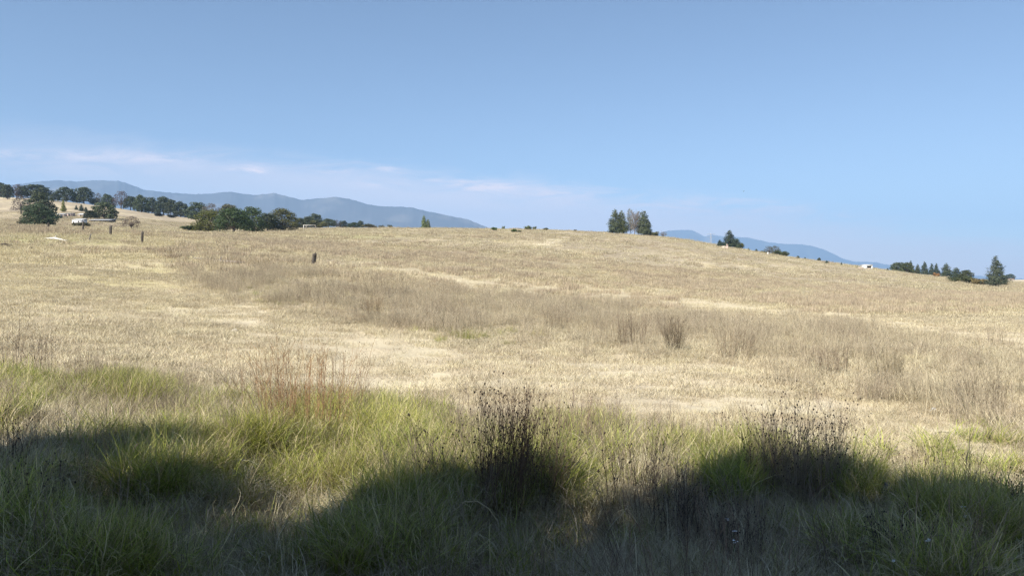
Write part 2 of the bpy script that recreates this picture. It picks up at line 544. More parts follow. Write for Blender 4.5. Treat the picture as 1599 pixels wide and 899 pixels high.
m = bpy.data.materials.new('dry_pasture'); m.use_nodes = True
N = NX(m.node_tree); nt = m.node_tree
bs = nt.nodes['Principled BSDF']; bs.inputs['Roughness'].default_value = 0.95; bs.inputs['Specular IOR Level'].default_value = 0.1
at = nt.nodes.new('ShaderNodeVertexColor'); at.layer_name = 'Col'
geo = nt.nodes.new('ShaderNodeNewGeometry')
s3 = nt.nodes.new('ShaderNodeSeparateXYZ'); nt.links.new(geo.outputs['Position'], s3.inputs[0])
pos2 = N.comb(s3.outputs[0], s3.outputs[1], 0.0)
e1 = N.noise(pos2, 9.0, 6, 0.7); e2 = N.noise(pos2, 0.9, 5, 0.65, 0.5); e3 = N.noise(N.comb(s3.outputs[0], N.m('MULTIPLY', s3.outputs[1], 0.45), 0.0), 0.16, 6, 0.65)
vor = nt.nodes.new('ShaderNodeTexVoronoi'); vor.inputs['Scale'].default_value = 0.55; nt.links.new(pos2, vor.inputs['Vector'])
clump = N.m('SUBTRACT', 1.0, N.ramp(vor.outputs['Distance'], 0.12, 0.42))
col = N.mix(N.m('MULTIPLY', N.ramp(e3, 0.45, 0.68), 0.55), at.outputs[0], (0.40, 0.325, 0.24))
col = N.mix(N.m('MULTIPLY', N.ramp(e2, 0.5, 0.72), 0.5), col, (0.68, 0.57, 0.385))
col = N.mix(N.m('MULTIPLY', N.m('MULTIPLY', clump, N.ramp(e2, 0.4, 0.6)), 0.35), col, (0.30, 0.24, 0.175))
col = N.mix(N.m('MULTIPLY', N.ramp(e1, 0.48, 0.7), 0.5), col, (0.28, 0.22, 0.15))
nt.links.new(col, bs.inputs['Base Color'])
bp = nt.nodes.new('ShaderNodeBump'); bp.inputs['Strength'].default_value = 0.7; bp.inputs['Distance'].default_value = 0.05
nt.links.new(N.m('ADD', e1, N.m('MULTIPLY', e2, 2.0)), bp.inputs['Height']); nt.links.new(bp.outputs[0], bs.inputs['Normal'])
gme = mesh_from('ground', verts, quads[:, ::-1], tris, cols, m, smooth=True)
g_ob = link('ground', gme); tag(g_ob, kind='structure')
zmin = float(Zg.min())

# ------------------------------------------------------------------ far mountains
RA = [(-450, 300), (-250, 285), (-100, 295), (0, 290), (40, 286), (60, 283), (90, 281), (120, 283), (150, 281), (185, 282), (205, 288), (225, 296), (260, 300), (300, 303), (330, 302),
      (345, 300), (362, 299), (385, 303), (400, 304), (428, 301), (445, 305), (470, 312), (500, 309), (525, 307), (545, 310), (575, 319), (600, 322),
      (640, 323), (665, 329), (700, 336), (730, 342), (755, 352), (800, 372), (900, 420), (960, 438)]
RB = [(960, 438), (1000, 380), (1030, 363), (1045, 360), (1060, 359), (1080, 358.5), (1100, 369), (1110, 366), (1126, 368), (1156, 370), (1170, 371), (1184, 374),
      (1200, 378), (1220, 380), (1240, 381), (1252, 381), (1274, 385), (1291, 391), (1315, 403), (1334, 408), (1367, 409), (1386, 413),
      (1430, 420), (1500, 428), (1560, 433), (1640, 437)]


def hills(name, prof, Yc, depth, seed):
    pr = np.array(prof, float)
    px = np.arange(pr[0, 0], pr[-1, 0] + .1, 1.5)
    row = np.interp(px, pr[:, 0], pr[:, 1])
    k = np.array([0, 1, 3, 1, 0.]); k /= k.sum()
    row = np.convolve(np.pad(row, 2, mode='edge'), k, 'valid') + (vnoise(px, px * 0, 5, seed) - .5) * 0.9
    T = np.linspace(-1, 1.0, 71)
    V = np.zeros((len(px), len(T), 3)); th = np.arctan((px - CX) / F)
    for j, t in enumerate(T):
        Yd = Yc + t * depth * (0.6 if t < 0 else 1.0)
        x = (px - CX) / F * Yd
        zr = (HZ - row) / F * Yc
        p = (1 - abs(t)) ** 1.15
        sp = fbm(x, np.full_like(x, Yd), 1400, seed, 4) - 0.5
        rid = np.abs(fbm(x, np.full_like(x, Yd * 0.5), 620, seed + 5, 4) - 0.5) * 2
        z = zr * p + zr * (sp * 0.9 - rid * 0.55) * (p * (1 - p) * 2.0) - 6 * (1 - p)
        V[:, j] = np.stack([x, np.full_like(x, Yd), np.maximum(z, -6) if False else z], -1)
    n1_, n2_ = len(px), len(T)
    ii = np.arange(n1_ * n2_).reshape(n1_, n2_)
    q = np.stack([ii[:-1, :-1], ii[1:, :-1], ii[1:, 1:], ii[:-1, 1:]], -1).reshape(-1, 4)
    mt = bpy.data.materials.get('hazed_mountain_forest')
    if not mt:
        mt = bpy.data.materials.new('hazed_mountain_forest'); mt.use_nodes = True
        Nn = NX(mt.node_tree); b = mt.node_tree.nodes['Principled BSDF']; b.inputs['Roughness'].default_value = 1; b.inputs['Specular IOR Level'].default_value = 0
        ge = mt.node_tree.nodes.new('ShaderNodeNewGeometry')
        a1 = Nn.noise(ge.outputs['Position'], 0.0022, 6, 0.6); a2 = Nn.noise(ge.outputs['Position'], 0.02, 4, 0.7)
        c_ = Nn.mix(Nn.ramp(a1, 0.5, 0.62), (0.085, 0.085, 0.10), (0.16, 0.15, 0.15))  # forest tones leaned blue-violet and paler, painting distance haze into the colour
        c_ = Nn.mix(Nn.m('MULTIPLY', a2, 0.6), c_, (0.05, 0.07, 0.075))
        mt.node_tree.links.new(c_, b.inputs['Base Color'])
    o = link(name, mesh_from(name, V.reshape(-1, 3), q, None, None, mt, smooth=True))
    tag(o, kind='structure')


hills('hills', RA, 5600, 1900, 3)
hills('hills', RB, 10400, 900, 11)

# ------------------------------------------------------------------ haze
hb = MB(); S = 11800
hb.box(-S, S, -S, S, min(zmin, -8) - 1.5, 1000)
hm = bpy.data.materials.new('haze_air'); hm.use_nodes = True
hn = hm.node_tree.nodes; hn.clear()
pv = hn.new('ShaderNodeVolumePrincipled'); pv.inputs['Color'].default_value = (0.40, 0.65, 1.0, 1)
pv.inputs['Density'].default_value = 0.00014; pv.inputs['Anisotropy'].default_value = 0.0
ho = hn.new('ShaderNodeOutputMaterial'); hm.node_tree.links.new(pv.outputs[0], ho.inputs['Volume'])
hob = link('haze', hb.mesh('haze', hm)); tag(hob, kind='stuff')
hob['label'] = 'pale blue haze over the distant mountains'; hob['category'] = 'haze'


# ------------------------------------------------------------------ plants: blade and stem meshes
def blades(mb, n, L, wid, spread, lean=(0.05, 0.5), curl=(0.3, 1.3), c0=(.1, .12, .03), c1=(.3, .3, .1), seed=0, dry=0.2,
           drycol=(.55, .45, .26), segs=4, lay=0.0, flat_r=False, daz=.25):
    dz_ = daz
    g = np.random.default_rng(seed)
    ph = g.uniform(0, 2 * np.pi, n)
    rr = spread * np.sqrt(g.uniform(0, 1, n))
    pa = g.uniform(0, 2 * np.pi, n)
    bx, by = rr * np.cos(pa), rr * np.sin(pa)
    if not flat_r: ph = np.where(g.uniform(0, 1, n) < 0.7, pa + g.normal(0, .6, n), ph)
    ln = g.uniform(*L, n)
    t0 = g.uniform(*lean, n); cu = g.uniform(*curl, n)
    lm = g.uniform(0, 1, n) < lay
    t0 = np.where(lm, g.uniform(1.0, 1.5, n), t0); cu = np.where(lm, g.uniform(0, .35, n), cu)
    wd = g.uniform(*wid, n) * 0.5
    tw = ph + np.pi / 2 + g.normal(0, .5, n)
    wx, wy = np.cos(tw) * wd, np.sin(tw) * wd
    px_, py_, pz_ = bx.copy(), by.copy(), np.full(n, -0.02)
    V = []
    az = ph.copy(); daz = g.normal(0, dz_, n)
    for s in range(segs + 1):
        t = s / segs
        if s < segs:
            w = (1 - t ** 2) if s else 0.75
            V.append(np.stack([px_ - wx * w, py_ - wy * w, pz_], -1)); V.append(np.stack([px_ + wx * w, py_ + wy * w, pz_], -1))
        else:
            V.append(np.stack([px_, py_, pz_], -1))
        ang = t0 + cu * t; az = az + daz
        st = ln / segs
        px_ = px_ + np.sin(ang) * np.cos(az) * st; py_ = py_ + np.sin(ang) * np.sin(az) * st; pz_ = np.maximum(pz_ + np.cos(ang) * st, 0.005 + 0.04 * lm)
    V = np.stack(V, 1)
    k = 2 * segs + 1
    base = (np.arange(n) * k)[:, None]
    q = np.concatenate([base + np.array([2 * s, 2 * s + 1, 2 * s + 3, 2 * s + 2]) for s in range(segs - 1)])
    tr = base + np.array([2 * segs - 2, 2 * segs - 1, 2 * segs])
    isd = g.uniform(0, 1, n) < dry
    tt = np.array([s / segs for s in range(segs) for _ in (0, 1)] + [1.0])
    ca = np.array(c0) + (np.array(c1) - np.array(c0)) * g.uniform(0, 1, (n, 1))
    ca = np.where(isd[:, None], np.array(drycol) * g.uniform(0.6, 1.15, (n, 1)), ca)
    tip = np.array(drycol) * 0.9
    mixk = (tt ** 2)[None, :, None] * g.uniform(0, .6, (n, 1, 1))
    Cc = ca[:, None, :] * (1 - mixk) + tip * mixk
    mb.add(V.reshape(-1, 3), q, tr, Cc.reshape(-1, 3))


def octa(mb, c, r, col):
    c = np.array(c)
    v = [c + np.array(d) * r for d in ((1, 0, 0), (-1, 0, 0), (0, 1, 0), (0, -1, 0), (0, 0, 1.3), (0, 0, -1.3))]
    t = [(0, 2, 4), (2, 1, 4), (1, 3, 4), (3, 0, 4), (2, 0, 5), (1, 2, 5), (3, 1, 5), (0, 3, 5)]
    mb.add(v, None, t, col)


def stems(mb, n, L, rad, spread, lean=(0, .35), seed=0, col=(.2, .15, .11), branch=3, seeds=None, seedr=.008, seg=5, fine=0.5, bl=0.3):
    g = np.random.default_rng(seed)
    for i in range(n):
        pa = g.uniform(0, 2 * np.pi); rr = spread * math.sqrt(g.uniform())
        p = np.array([rr * math.cos(pa), rr * math.sin(pa), -0.02]); az = pa + g.normal(0, .8); ti = g.uniform(*lean)
        ln = g.uniform(*L); pts = [p.copy()]; cdir = []
        for s in range(seg):
            ti += g.normal(0, .07); az += g.normal(0, .25)
            d = np.array([math.sin(ti) * math.cos(az), math.sin(ti) * math.sin(az), math.cos(ti)])
            p = p + d * ln / seg; pts.append(p.copy()); cdir.append(d)
        r0 = g.uniform(*rad); cc = np.array(col) * g.uniform(.6, 1.35)
        mb.tube(pts, np.linspace(r0, r0 * .45, seg + 1), 3, cc, cap=False)
        if seeds is not None and g.uniform() < .55: octa(seeds, pts[-1], seedr * g.uniform(.5, 1.1), (1, 1, 1))
        for b in range(branch):
            k = g.integers(max(1, seg // 3), seg)
            q = pts[k] + (pts[k + 1] - pts[k]) * g.uniform(0, 1); d = cdir[k] + g.normal(0, .45, 3); d[2] = abs(d[2]) * .8 + .15; d /= np.linalg.norm(d)
            l2 = ln * g.uniform(.4, 1.0) * bl
            e1_ = q + d * l2 * .5; e2_ = e1_ + (d + g.normal(0, .2, 3)) * l2 * .5
            mb.tube([q, e1_, e2_], [r0 * fine, r0 * fine * .8, r0 * fine * .5], 3, cc, cap=False)
            if seeds is not None and g.uniform() < .35: octa(seeds, e2_, seedr * g.uniform(.5, 1.0), (1, 1, 1))


GR0, GR1 = (.11, .16, .02), (.44, .46, .085)
ST0, ST1 = (.345, .285, .175), (.66, .58, .42)
DRY = (.66, .58, .385)


def proto(fn, name, mat):
    mb = MB(); fn(mb); return mb.mesh(name, mat)


P = {}
P['green'] = [proto(lambda b, s=s: blades(b, 170, (.12, .42), (.004, .009), .17, (0.02, 1.0), (.2, 2.4), GR0, GR1, s, .42, (.60, .51, .28), 5, daz=.6), 'green_tuft', M_grass) for s in range(5)]
P['mixed'] = [proto(lambda b, s=s: blades(b, 150, (.10, .36), (.004, .008), .20, (0.1, 1.3), (.2, 2.2), (.18, .19, .045), (.44, .41, .13), 50 + s, .5, DRY, lay=.2), 'mixed_tuft', M_grass) for s in range(4)]
P['strawtuft'] = [proto(lambda b, s=s: blades(b, 110, (.12, .42), (.003, .006), .2, (0.1, 1.0), (.2, 1.5), (.32, .25, .14), ST1, 90 + s, .3, DRY, lay=.35), 'straw_tuft', M_straw) for s in range(4)]
P['mat'] = [proto(lambda b, s=s: blades(b, 130, (.07, .20), (.003, .006), .30, (0.4, 1.3), (.1, .9), (.42, .34, .205), ST1, 120 + s, .3, DRY, 3, .75, True), 'straw_mat', M_straw) for s in range(4)]
P['mat2'] = [proto(lambda b, s=s: blades(b, 170, (.08, .22), (.006, .012), .60, (0.3, 1.3), (.1, .9), (.42, .35, .23), (.60, .525, .375), 140 + s, .3, DRY, 3, .75, True), 'straw_mat', M_straw) for s in range(4)]
P['mat3'] = [proto(lambda b, s=s: blades(b, 170, (.12, .28), (.016, .032), 1.5, (0.2, 1.2), (.1, .9), (.325, .275, .165), (.56, .485, .31), 160 + s, .25, DRY, 2, .35, True), 'straw_mat', M_straw) for s in range(4)]
P['mat4'] = [proto(lambda b, s=s: blades(b, 170, (.2, .42), (.05, .09), 3.4, (0.2, 1.1), (.1, .9), (.275, .235, .14), (.48, .415, .26), 180 + s, .25, DRY, 2, .3, True), 'straw_mat', M_straw) for s in range(4)]
BR = (.27, .205, .15)


def weedp(s, n, L, rad, sp, br, col, fine=.6):
    def f(b):
        stems(b, n, L, rad, sp, (0, .4), s, col, br, None, seg=4, fine=fine, bl=.35)
    return f


P['weed_near'] = [proto(weedp(200 + s, 16, (.3, .65), (.0012, .0026), .22, 5, (.27, .21, .16)), 'dead_weed', M_weed) for s in range(4)]
P['weed_mid'] = [proto(weedp(220 + s, 34, (.35, .75), (.003, .005), .45, 4, (.47, .395, .275)), 'dead_weed', M_weed) for s in range(4)]
P['weed_far'] = [proto(lambda b, s=s: blades(b, 150, (.2, .6), (.02, .035), .9, (0., .5), (0, .5), (.24, .195, .13), (.46, .385, .27), 240 + s, .2, (.5, .4, .28), 2), 'dead_weed', M_weed) for s in range(3)]
P['weed_vfar'] = [proto(lambda b, s=s: blades(b, 120, (.25, .6), (.05, .09), 1.8, (0., .6), (0, .5), (.22, .178, .115), (.42, .355, .245), 260 + s, .2, (.5, .4, .28), 2), 'dead_weed', M_weed) for s in range(3)]


def scatter(name, label, cat, protos, x, y, scale, mat_rot=True, tilt=0.12, zoff=0.0):
    n = len(x)
    z = hz(x, y) + zoff
    me = bpy.data.meshes.new(name)
    me.vertices.add(n)
    me.vertices.foreach_set('co', np.stack([x, y, z], -1).astype(np.float32).ravel())
    rot = np.stack([rng.normal(0, tilt, n), rng.normal(0, tilt, n), rng.uniform(0, 6.283, n)], -1).astype(np.float32)
    a = me.attributes.new('rot', 'FLOAT_VECTOR', 'POINT'); a.data.foreach_set('vector', rot.ravel())
    a = me.attributes.new('scl', 'FLOAT', 'POINT'); a.data.foreach_set('value', np.asarray(scale, np.float32))
    a = me.attributes.new('pid', 'INT', 'POINT'); a.data.foreach_set('value', rng.integers(0, len(protos), n).astype(np.int32))
    o = link(name, me)
    pc = bpy.data.collections.new(name + '_pieces')
    for i, pm in enumerate(protos):
        pc.objects.link(bpy.data.objects.new(f'{name}_piece_{i:02d}', pm))
    ng = bpy.data.node_groups.new(name, 'GeometryNodeTree')
    ng.interface.new_socket('Geometry', in_out='INPUT', socket_type='NodeSocketGeometry')
    ng.interface.new_socket('Geometry', in_out='OUTPUT', socket_type='NodeSocketGeometry')
    nn, ll = ng.nodes, ng.links
    gi = nn.new('NodeGroupInput'); go = nn.new('NodeGroupOutput')
    ci = nn.new('GeometryNodeCollectionInfo'); ci.inputs['Collection'].default_value = pc
    ci.inputs['Separate Children'].default_value = True; ci.inputs['Reset Children'].default_value = True
    ip = nn.new('GeometryNodeInstanceOnPoints'); ip.inputs['Pick Instance'].default_value = True

    def na(nm, ty):
        q = nn.new('GeometryNodeInputNamedAttribute'); q.data_type = ty; q.inputs['Name'].default_value = nm
        return q.outputs['Attribute']
    ll.new(gi.outputs[0], ip.inputs['Points']); ll.new(ci.outputs[0], ip.inputs['Instance'])
    ll.new(na('pid', 'INT'), ip.inputs['Instance Index'])
    er = nn.new('FunctionNodeEulerToRotation'); ll.new(na('rot', 'FLOAT_VECTOR'), er.inputs[0]); ll.new(er.outputs[0], ip.inputs['Rotation'])
    ll.new(na('scl', 'FLOAT'), ip.inputs['Scale'])
    ll.new(ip.outputs[0], go.inputs[0])
    md = o.modifiers.new('scatter', 'NODES'); md.node_group = ng
    tag(o, label, cat, kind='stuff')
    return o


def sample(n, y0, y1, p0=-260, p1=1860):
    """n points spread evenly over the ground between two depths"""
    y = np.sqrt(rng.uniform(y0 ** 2, y1 ** 2, n)); px = rng.uniform(p0, p1, n)
    x = (px - CX) / F * y
    z = hz(x, y)
    return x, y, px, HZ - F * (z - ZC) / y


def keep(prob, *arrs):
    k = rng.uniform(0, 1, len(prob)) < prob
    return [a[k] for a in arrs]


# --- short dry grass of the open pasture
def dry_layer(pk, n, y0, y1, sc, near=False):
    x, y, px, row = sample(n, y0, y1)
    pr = 0.35 + 0.65 * ss(fbm(x, y, 2.5 + y0 * .1, 61, 3), 0.3, 0.6)
    pr = pr * (1 - .85 * np.exp(-((row - (seg(px, UPP) - 16)) / 10) ** 2) * ss(px, 540, 660) * (y < 130))
    pr = pr * (1 - .6 * ss(row, seg(px, LOW), seg(px, LOW) + 25) * (1 - ss(row, fore_edge(px) - 15, fore_edge(px))) * ss(px, 300, 500))
    x, y = keep(pr, x, y)
    return x, y, rng.uniform(*sc, len(x))


LBL = 'short dry straw-coloured grass covering the open pasture'
x, y, s = dry_layer('mat', 6500, 2.2, 15, (.7, 1.2))
scatter('dry_grass', 'short dead straw lying on the verge and the near pasture', 'grass', P['mat'], x, y, s, tilt=.08)
x, y, s = dry_layer('mat2', 15000, 14, 46, (.7, 1.2))
scatter('dry_grass', 'short straw-coloured turf of the grazed strip in the middle distance', 'grass', P['mat2'], x, y, s, tilt=.08)
x, y, s = dry_layer('mat3', 19000, 44, 125, (.6, 1.15))
scatter('dry_grass', 'dry straw-coloured grass across the lower slope of the hill', 'grass', P['mat3'], x, y, s, tilt=.06)
x, y, s = dry_layer('mat4', 15000, 120, 330, (.5, 1.0))
scatter('dry_grass', 'dry straw-coloured grass along the upper slope and crest of the hill', 'grass', P['mat4'], x, y, s, tilt=.05)

# --- grey-brown dead weeds
x, y, px, row = sample(16000, 11, 52)
m_ = weed_band(px, row, x, y) * (0.07 + 0.62 * ss(fbm(x, y, 3.0, 71, 3), .45, .58)) * np.where(px < 700, 1.15, .85)
x, y = keep(m_, x, y)
scatter('dead_weeds', 'band of tall grey-brown dead weeds crossing the pasture behind the cut strip', 'weeds', P['weed_mid'], x, y, rng.uniform(.55, 1.15, len(x)))
x, y, px, row = sample(9000, 11, 52)
m_ = weed_band(px, row, x, y) * (.25 + .75 * ss(fbm(x, y, 1.5, 73, 3), .35, .55))
x, y = keep(m_, x, y)
scatter('dry_grass', 'taller pale straw tufts growing among the grey-brown weeds', 'grass', P['strawtuft'], x, y, rng.uniform(.9, 1.6, len(x)))
x, y, px, row = sample(16000, 48, 125)
m_ = (.15 + .85 * ss(fbm(x, y, 9, 75, 4), .42, .6)) * (1 - .8 * np.exp(-((row - (seg(px, UPP) - 16)) / 11) ** 2)) * (1 - .75 * (px < 260) * (row > 366))
x, y = keep(m_ * .8, x, y)
scatter('dead_weeds', 'low grey-brown weeds dotted over the lower hill slope', 'weeds', P['weed_far'], x, y, rng.uniform(.5, 1.0, len(x)))
x, y, px, row = sample(9000, 120, 330)
m_ = ss(fbm(x * .2, y, 9, 77, 4), .47, .6) * np.where(px > 900, .8, 1)
x, y = keep(m_ * .8, x, y)
scatter('dead_weeds', 'patches of brown weeds along the hill crest', 'weeds', P['weed_vfar'], x, y, rng.uniform(.4, .95, len(x)))

# --- foreground verge
x, y, px, row = sample(11000, 2.6, 13)
hmn = fbm(x, y, 1.0, 85, 2)
hum = .10 + 1.05 * ss(hmn, .40, .58)
gmv = green_m(px, row)
fe_ = ss(row, fore_edge(px) - 5, fore_edge(px) + 25)
k = rng.uniform(0, 1, len(x)) < np.clip(gmv * 1.25 - .08, 0, 1) * .95 * hum
scatter('green_grass', 'lush green grass growing in tussocks along the near verge', 'grass', P['green'], x[k], y[k], rng.uniform(.75, 1.4, k.sum()))
k = rng.uniform(0, 1, len(x)) < fe_ * (.14 + .3 * gmv) * (.4 + .6 * hum)
scatter('mixed_grass', 'half green half dry grass tangled along the near verge', 'grass', P['mixed'], x[k], y[k], rng.uniform(.6, 1.2, k.sum()))
k = rng.uniform(0, 1, len(x)) < fe_ * (.26 - .2 * gmv + .16 * (1 - ss(hmn, .36, .52))) * (1 - .4 * ss(row, 800, 880)) + .02 * (1 - fe_)
scatter('dry_grass', 'messy straw tufts between the green tussocks of the verge', 'grass', P['strawtuft'], x[k], y[k], rng.uniform(.6, 1.2, k.sum()))
wn_ = ss(fbm(x, y, 1.6, 83, 3), .4, .62)
k = rng.uniform(0, 1, len(x)) < fe_ * (.008 + .07 * wn_) * (1 - .7 * gmv) + .002
scatter('dead_weeds', 'thin brown dead stalks standing through the verge grass', 'weeds', P['weed_near'], x[k], y[k], rng.uniform(.6, 1.25, k.sum()))
x, y, px, row = sample(9000, 24, 60)
k = rng.uniform(0, 1, len(x)) < green_m(px, row) * .9
scatter('green_grass', 'yellow-green grass at the edge of the weed band', 'grass', P['green'], x[k], y[k], rng.uniform(.7, 1.1, k.sum()))
x, y, px, row = sample(4000, 38, 105)
k = rng.uniform(0, 1, len(x)) < np.exp(-((row - 372) / 9) ** 2) * (1 - ss(px, 60, 250)) * .9
scatter('green_grass', 'greenish grass on the low bank at the left edge', 'grass', P['mixed'], x[k], y[k], rng.uniform(.8, 1.5, k.sum()))


P['arc'] = [proto(lambda b, s=s: blades(b, 4, (.35, .75), (.005, .009), .15, (0.1, 1.1), (1.0, 2.6), (.45, .37, .24), (.72, .63, .45), 280 + s, 0, DRY, 8, daz=.3), 'bent_straw', M_straw) for s in range(5)]
x, y, px, row = sample(1300, 2.6, 10)
k = rng.uniform(0, 1, len(x)) < ss(row, fore_edge(px), fore_edge(px) + 30) * .55
scatter('bent_straws', 'long pale bent straws arching over the verge grass', 'straw', P['arc'], x[k], y[k], rng.uniform(.6, 1.2, k.sum()), zoff=.05)


# --- individual tussocks and weed clumps that stand out
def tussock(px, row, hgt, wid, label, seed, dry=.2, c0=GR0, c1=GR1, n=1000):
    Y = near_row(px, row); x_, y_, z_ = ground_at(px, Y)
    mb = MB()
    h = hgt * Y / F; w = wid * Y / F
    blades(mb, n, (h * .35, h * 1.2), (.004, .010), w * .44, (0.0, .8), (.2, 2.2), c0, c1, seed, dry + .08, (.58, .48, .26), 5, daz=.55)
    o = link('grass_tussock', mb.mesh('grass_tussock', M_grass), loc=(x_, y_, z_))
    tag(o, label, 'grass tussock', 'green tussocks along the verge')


tussock(210, 628, 60, 90, 'green tussock at the back of the verge left of the straw gap', 301)
tussock(160, 612, 45, 60, 'small green tussock furthest back on the verge at left', 302)
tussock(235, 762, 105, 120, 'broad dark green tussock in shade, left of the lime-green grass', 303, .1)
tussock(330, 745, 90, 70, 'dark shaded tussock touching the left side of the lime-green grass', 304, .25)
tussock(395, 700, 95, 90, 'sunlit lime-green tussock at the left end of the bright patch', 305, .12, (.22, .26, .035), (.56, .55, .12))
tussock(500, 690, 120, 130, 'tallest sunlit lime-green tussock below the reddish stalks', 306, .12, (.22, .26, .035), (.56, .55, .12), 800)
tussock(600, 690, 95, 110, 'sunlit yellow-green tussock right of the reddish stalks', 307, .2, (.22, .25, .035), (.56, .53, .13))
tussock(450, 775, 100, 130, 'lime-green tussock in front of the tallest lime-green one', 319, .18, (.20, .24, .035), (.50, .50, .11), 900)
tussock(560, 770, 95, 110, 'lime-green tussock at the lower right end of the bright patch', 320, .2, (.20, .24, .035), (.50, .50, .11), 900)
tussock(625, 800, 115, 90, 'dark green tussock in shade left of the tall seed-headed weeds', 308, .1)
tussock(690, 770, 95, 60, 'half shaded green tussock against the tall seed-headed weeds', 309, .15)
tussock(860, 770, 110, 80, 'green tussock leaning right of the tall seed-headed weeds', 310, .2)
tussock(1140, 778, 105, 80, 'dense dark-based green tussock standing alone right of centre', 311, .08)
tussock(1340, 780, 80, 110, 'low wide green tussock right of the bushy brown weeds', 312, .2)
tussock(1480, 830, 110, 120, 'big bright green tussock near the lower right corner', 313, .12)
tussock(1550, 850, 90, 90, 'green tussock at the right end of the verge', 314, .2)
tussock(180, 880, 100, 130, 'deeply shaded green tussock near the lower left corner', 315, .15)
tussock(560, 880, 90, 110, 'shaded green tussock at the bottom left of centre', 316, .2)
tussock(730, 528, 22, 60, 'small bright yellow-green tussock at the foot of the distant weeds', 317, .25, (.10, .13, .03), (.30, .30, .07), 300)
tussock(840, 528, 26, 30, 'small olive tuft standing in the distant weed band', 318, .4, (.12, .12, .04), (.30, .27, .10), 200)


def weed(px, row, hgt, wid, label, seed, n=70, col=(.13, .095, .07), rad=(.002, .0035), branch=4, seedr=.009, lean=(0, .35), heads=True, grp='tall dead weeds of the verge', lean_dir=None):
    Y = near_row(px, row); x_, y_, z_ = ground_at(px, Y)
    mb, sb = MB(), MB()
    h = hgt * Y / F; w = wid * Y / F
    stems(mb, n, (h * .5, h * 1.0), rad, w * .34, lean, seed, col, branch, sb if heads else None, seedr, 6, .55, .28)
    if heads:
        e = bpy.data.objects.new('weed_clump', None); COL.objects.link(e); e.location = (x_, y_, z_)
        link('stalks', mb.mesh('stalks', M_weed), e)
        tag(link('seed_heads', sb.mesh('seed_heads', M_seed), e), kind='stuff')
    else:
        e = link('weed_clump', mb.mesh('weed_clump', M_weed), loc=(x_, y_, z_))
    if lean_dir: e.rotation_euler = lean_dir
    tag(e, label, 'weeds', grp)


weed(785, 800, 200, 105, 'tallest clump of dark dead weeds with black seed heads at centre', 401, 120, (.18, .125, .085), (.0016, .0032), 8, .009, (0, .3), lean_dir=(0, .10, 0))
weed(845, 790, 150, 60, 'dark dead stalks fanning out beside the tallest weed clump', 402, 40, (.18, .13, .09), (.0016, .0032), 6, .009, (.1, .6))
weed(685, 780, 150, 60, 'few dark stalks leaning left of the tallest weed clump', 403, 18, (.09, .065, .05), (.0018, .0032), 6, .011, (.1, .5))
weed(475, 690, 165, 210, 'tall reddish-brown stalks rising from the lime-green grass', 404, 130, (.34, .21, .11), (.002, .004), 5, .006)
weed(545, 660, 120, 120, 'fine pale brown stalks behind the lime-green grass', 405, 45, (.30, .21, .14), (.0018, .0034), 6, .006)
weed(410, 640, 110, 110, 'thin sparse brown stalks at the back of the bright grass', 406, 40, (.30, .21, .14), (.0018, .0034), 5, .006)
weed(1250, 790, 175, 170, 'bushy grey-brown weeds with many dark seed heads right of centre', 407, 230, (.27, .205, .155), (.0018, .003), 5, .009)
weed(1190, 770, 110, 80, 'smaller brown weeds left of the bushy seed-headed ones', 408, 30, (.17, .12, .095), (.0016, .003), 4, .008)
weed(1130, 700, 60, 50, 'dark seed-headed stalks behind the lone green tussock', 409, 22, (.12, .09, .07), (.0018, .003), 3, .011)
weed(1000, 800, 150, 120, 'sparse dark stalks standing in the gap right of centre', 410, 26, (.18, .13, .10), (.0016, .003), 4, .008)
weed(945, 800, 130, 40, 'lone dark stalk with a drooping black head near centre', 411, 5, (.06, .045, .035), (.003, .004), 3, .014)
weed(900, 700, 90, 110, 'reddish-brown airy weeds behind the verge right of the tallest clump', 412, 50, (.32, .22, .17), (.0012, .0022), 5, .005)
weed(15, 585, 100, 40, 'dark stalks at the left edge of the verge', 413, 14, (.14, .10, .08), (.003, .005), 3, .009)
weed(50, 590, 80, 50, 'row of dark dead stalks beside those at the left edge', 414, 14, (.12, .085, .07), (.003, .005), 3, .01)
weed(78, 588, 75, 30, 'pair of thin upright stalks left of the small tussock', 415, 6, (.15, .11, .085), (.003, .004), 2, .01)
weed(155, 575, 65, 10, 'single thin dark stalk behind the small tussock', 416, 2, (.12, .09, .07), (.003, .004), 4, .007)
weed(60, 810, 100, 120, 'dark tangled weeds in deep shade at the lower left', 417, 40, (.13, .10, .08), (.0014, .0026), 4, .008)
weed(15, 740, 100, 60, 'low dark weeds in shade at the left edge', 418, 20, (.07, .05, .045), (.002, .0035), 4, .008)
weed(1500, 770, 60, 140, 'low brown seed-headed weeds edging the far right of the verge', 419, 80, (.20, .15, .11), (.0016, .0028), 4, .008)
weed(1400, 760, 75, 130, 'airy brown weeds above the low wide tussock at right', 420, 70, (.19, .14, .10), (.0016, .0028), 4, .008)
weed(1570, 800, 70, 60, 'dry brown weeds at the right edge of the verge', 421, 40, (.18, .13, .10), (.0016, .003), 4, .008)
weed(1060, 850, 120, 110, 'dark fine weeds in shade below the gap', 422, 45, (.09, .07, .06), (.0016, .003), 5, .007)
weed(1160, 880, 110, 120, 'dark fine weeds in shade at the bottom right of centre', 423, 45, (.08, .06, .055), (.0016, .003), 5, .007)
weed(1400, 890, 110, 120, 'grey shaded stalks at the bottom right', 424, 60, (.12, .10, .085), (.0016, .003), 5, .007)
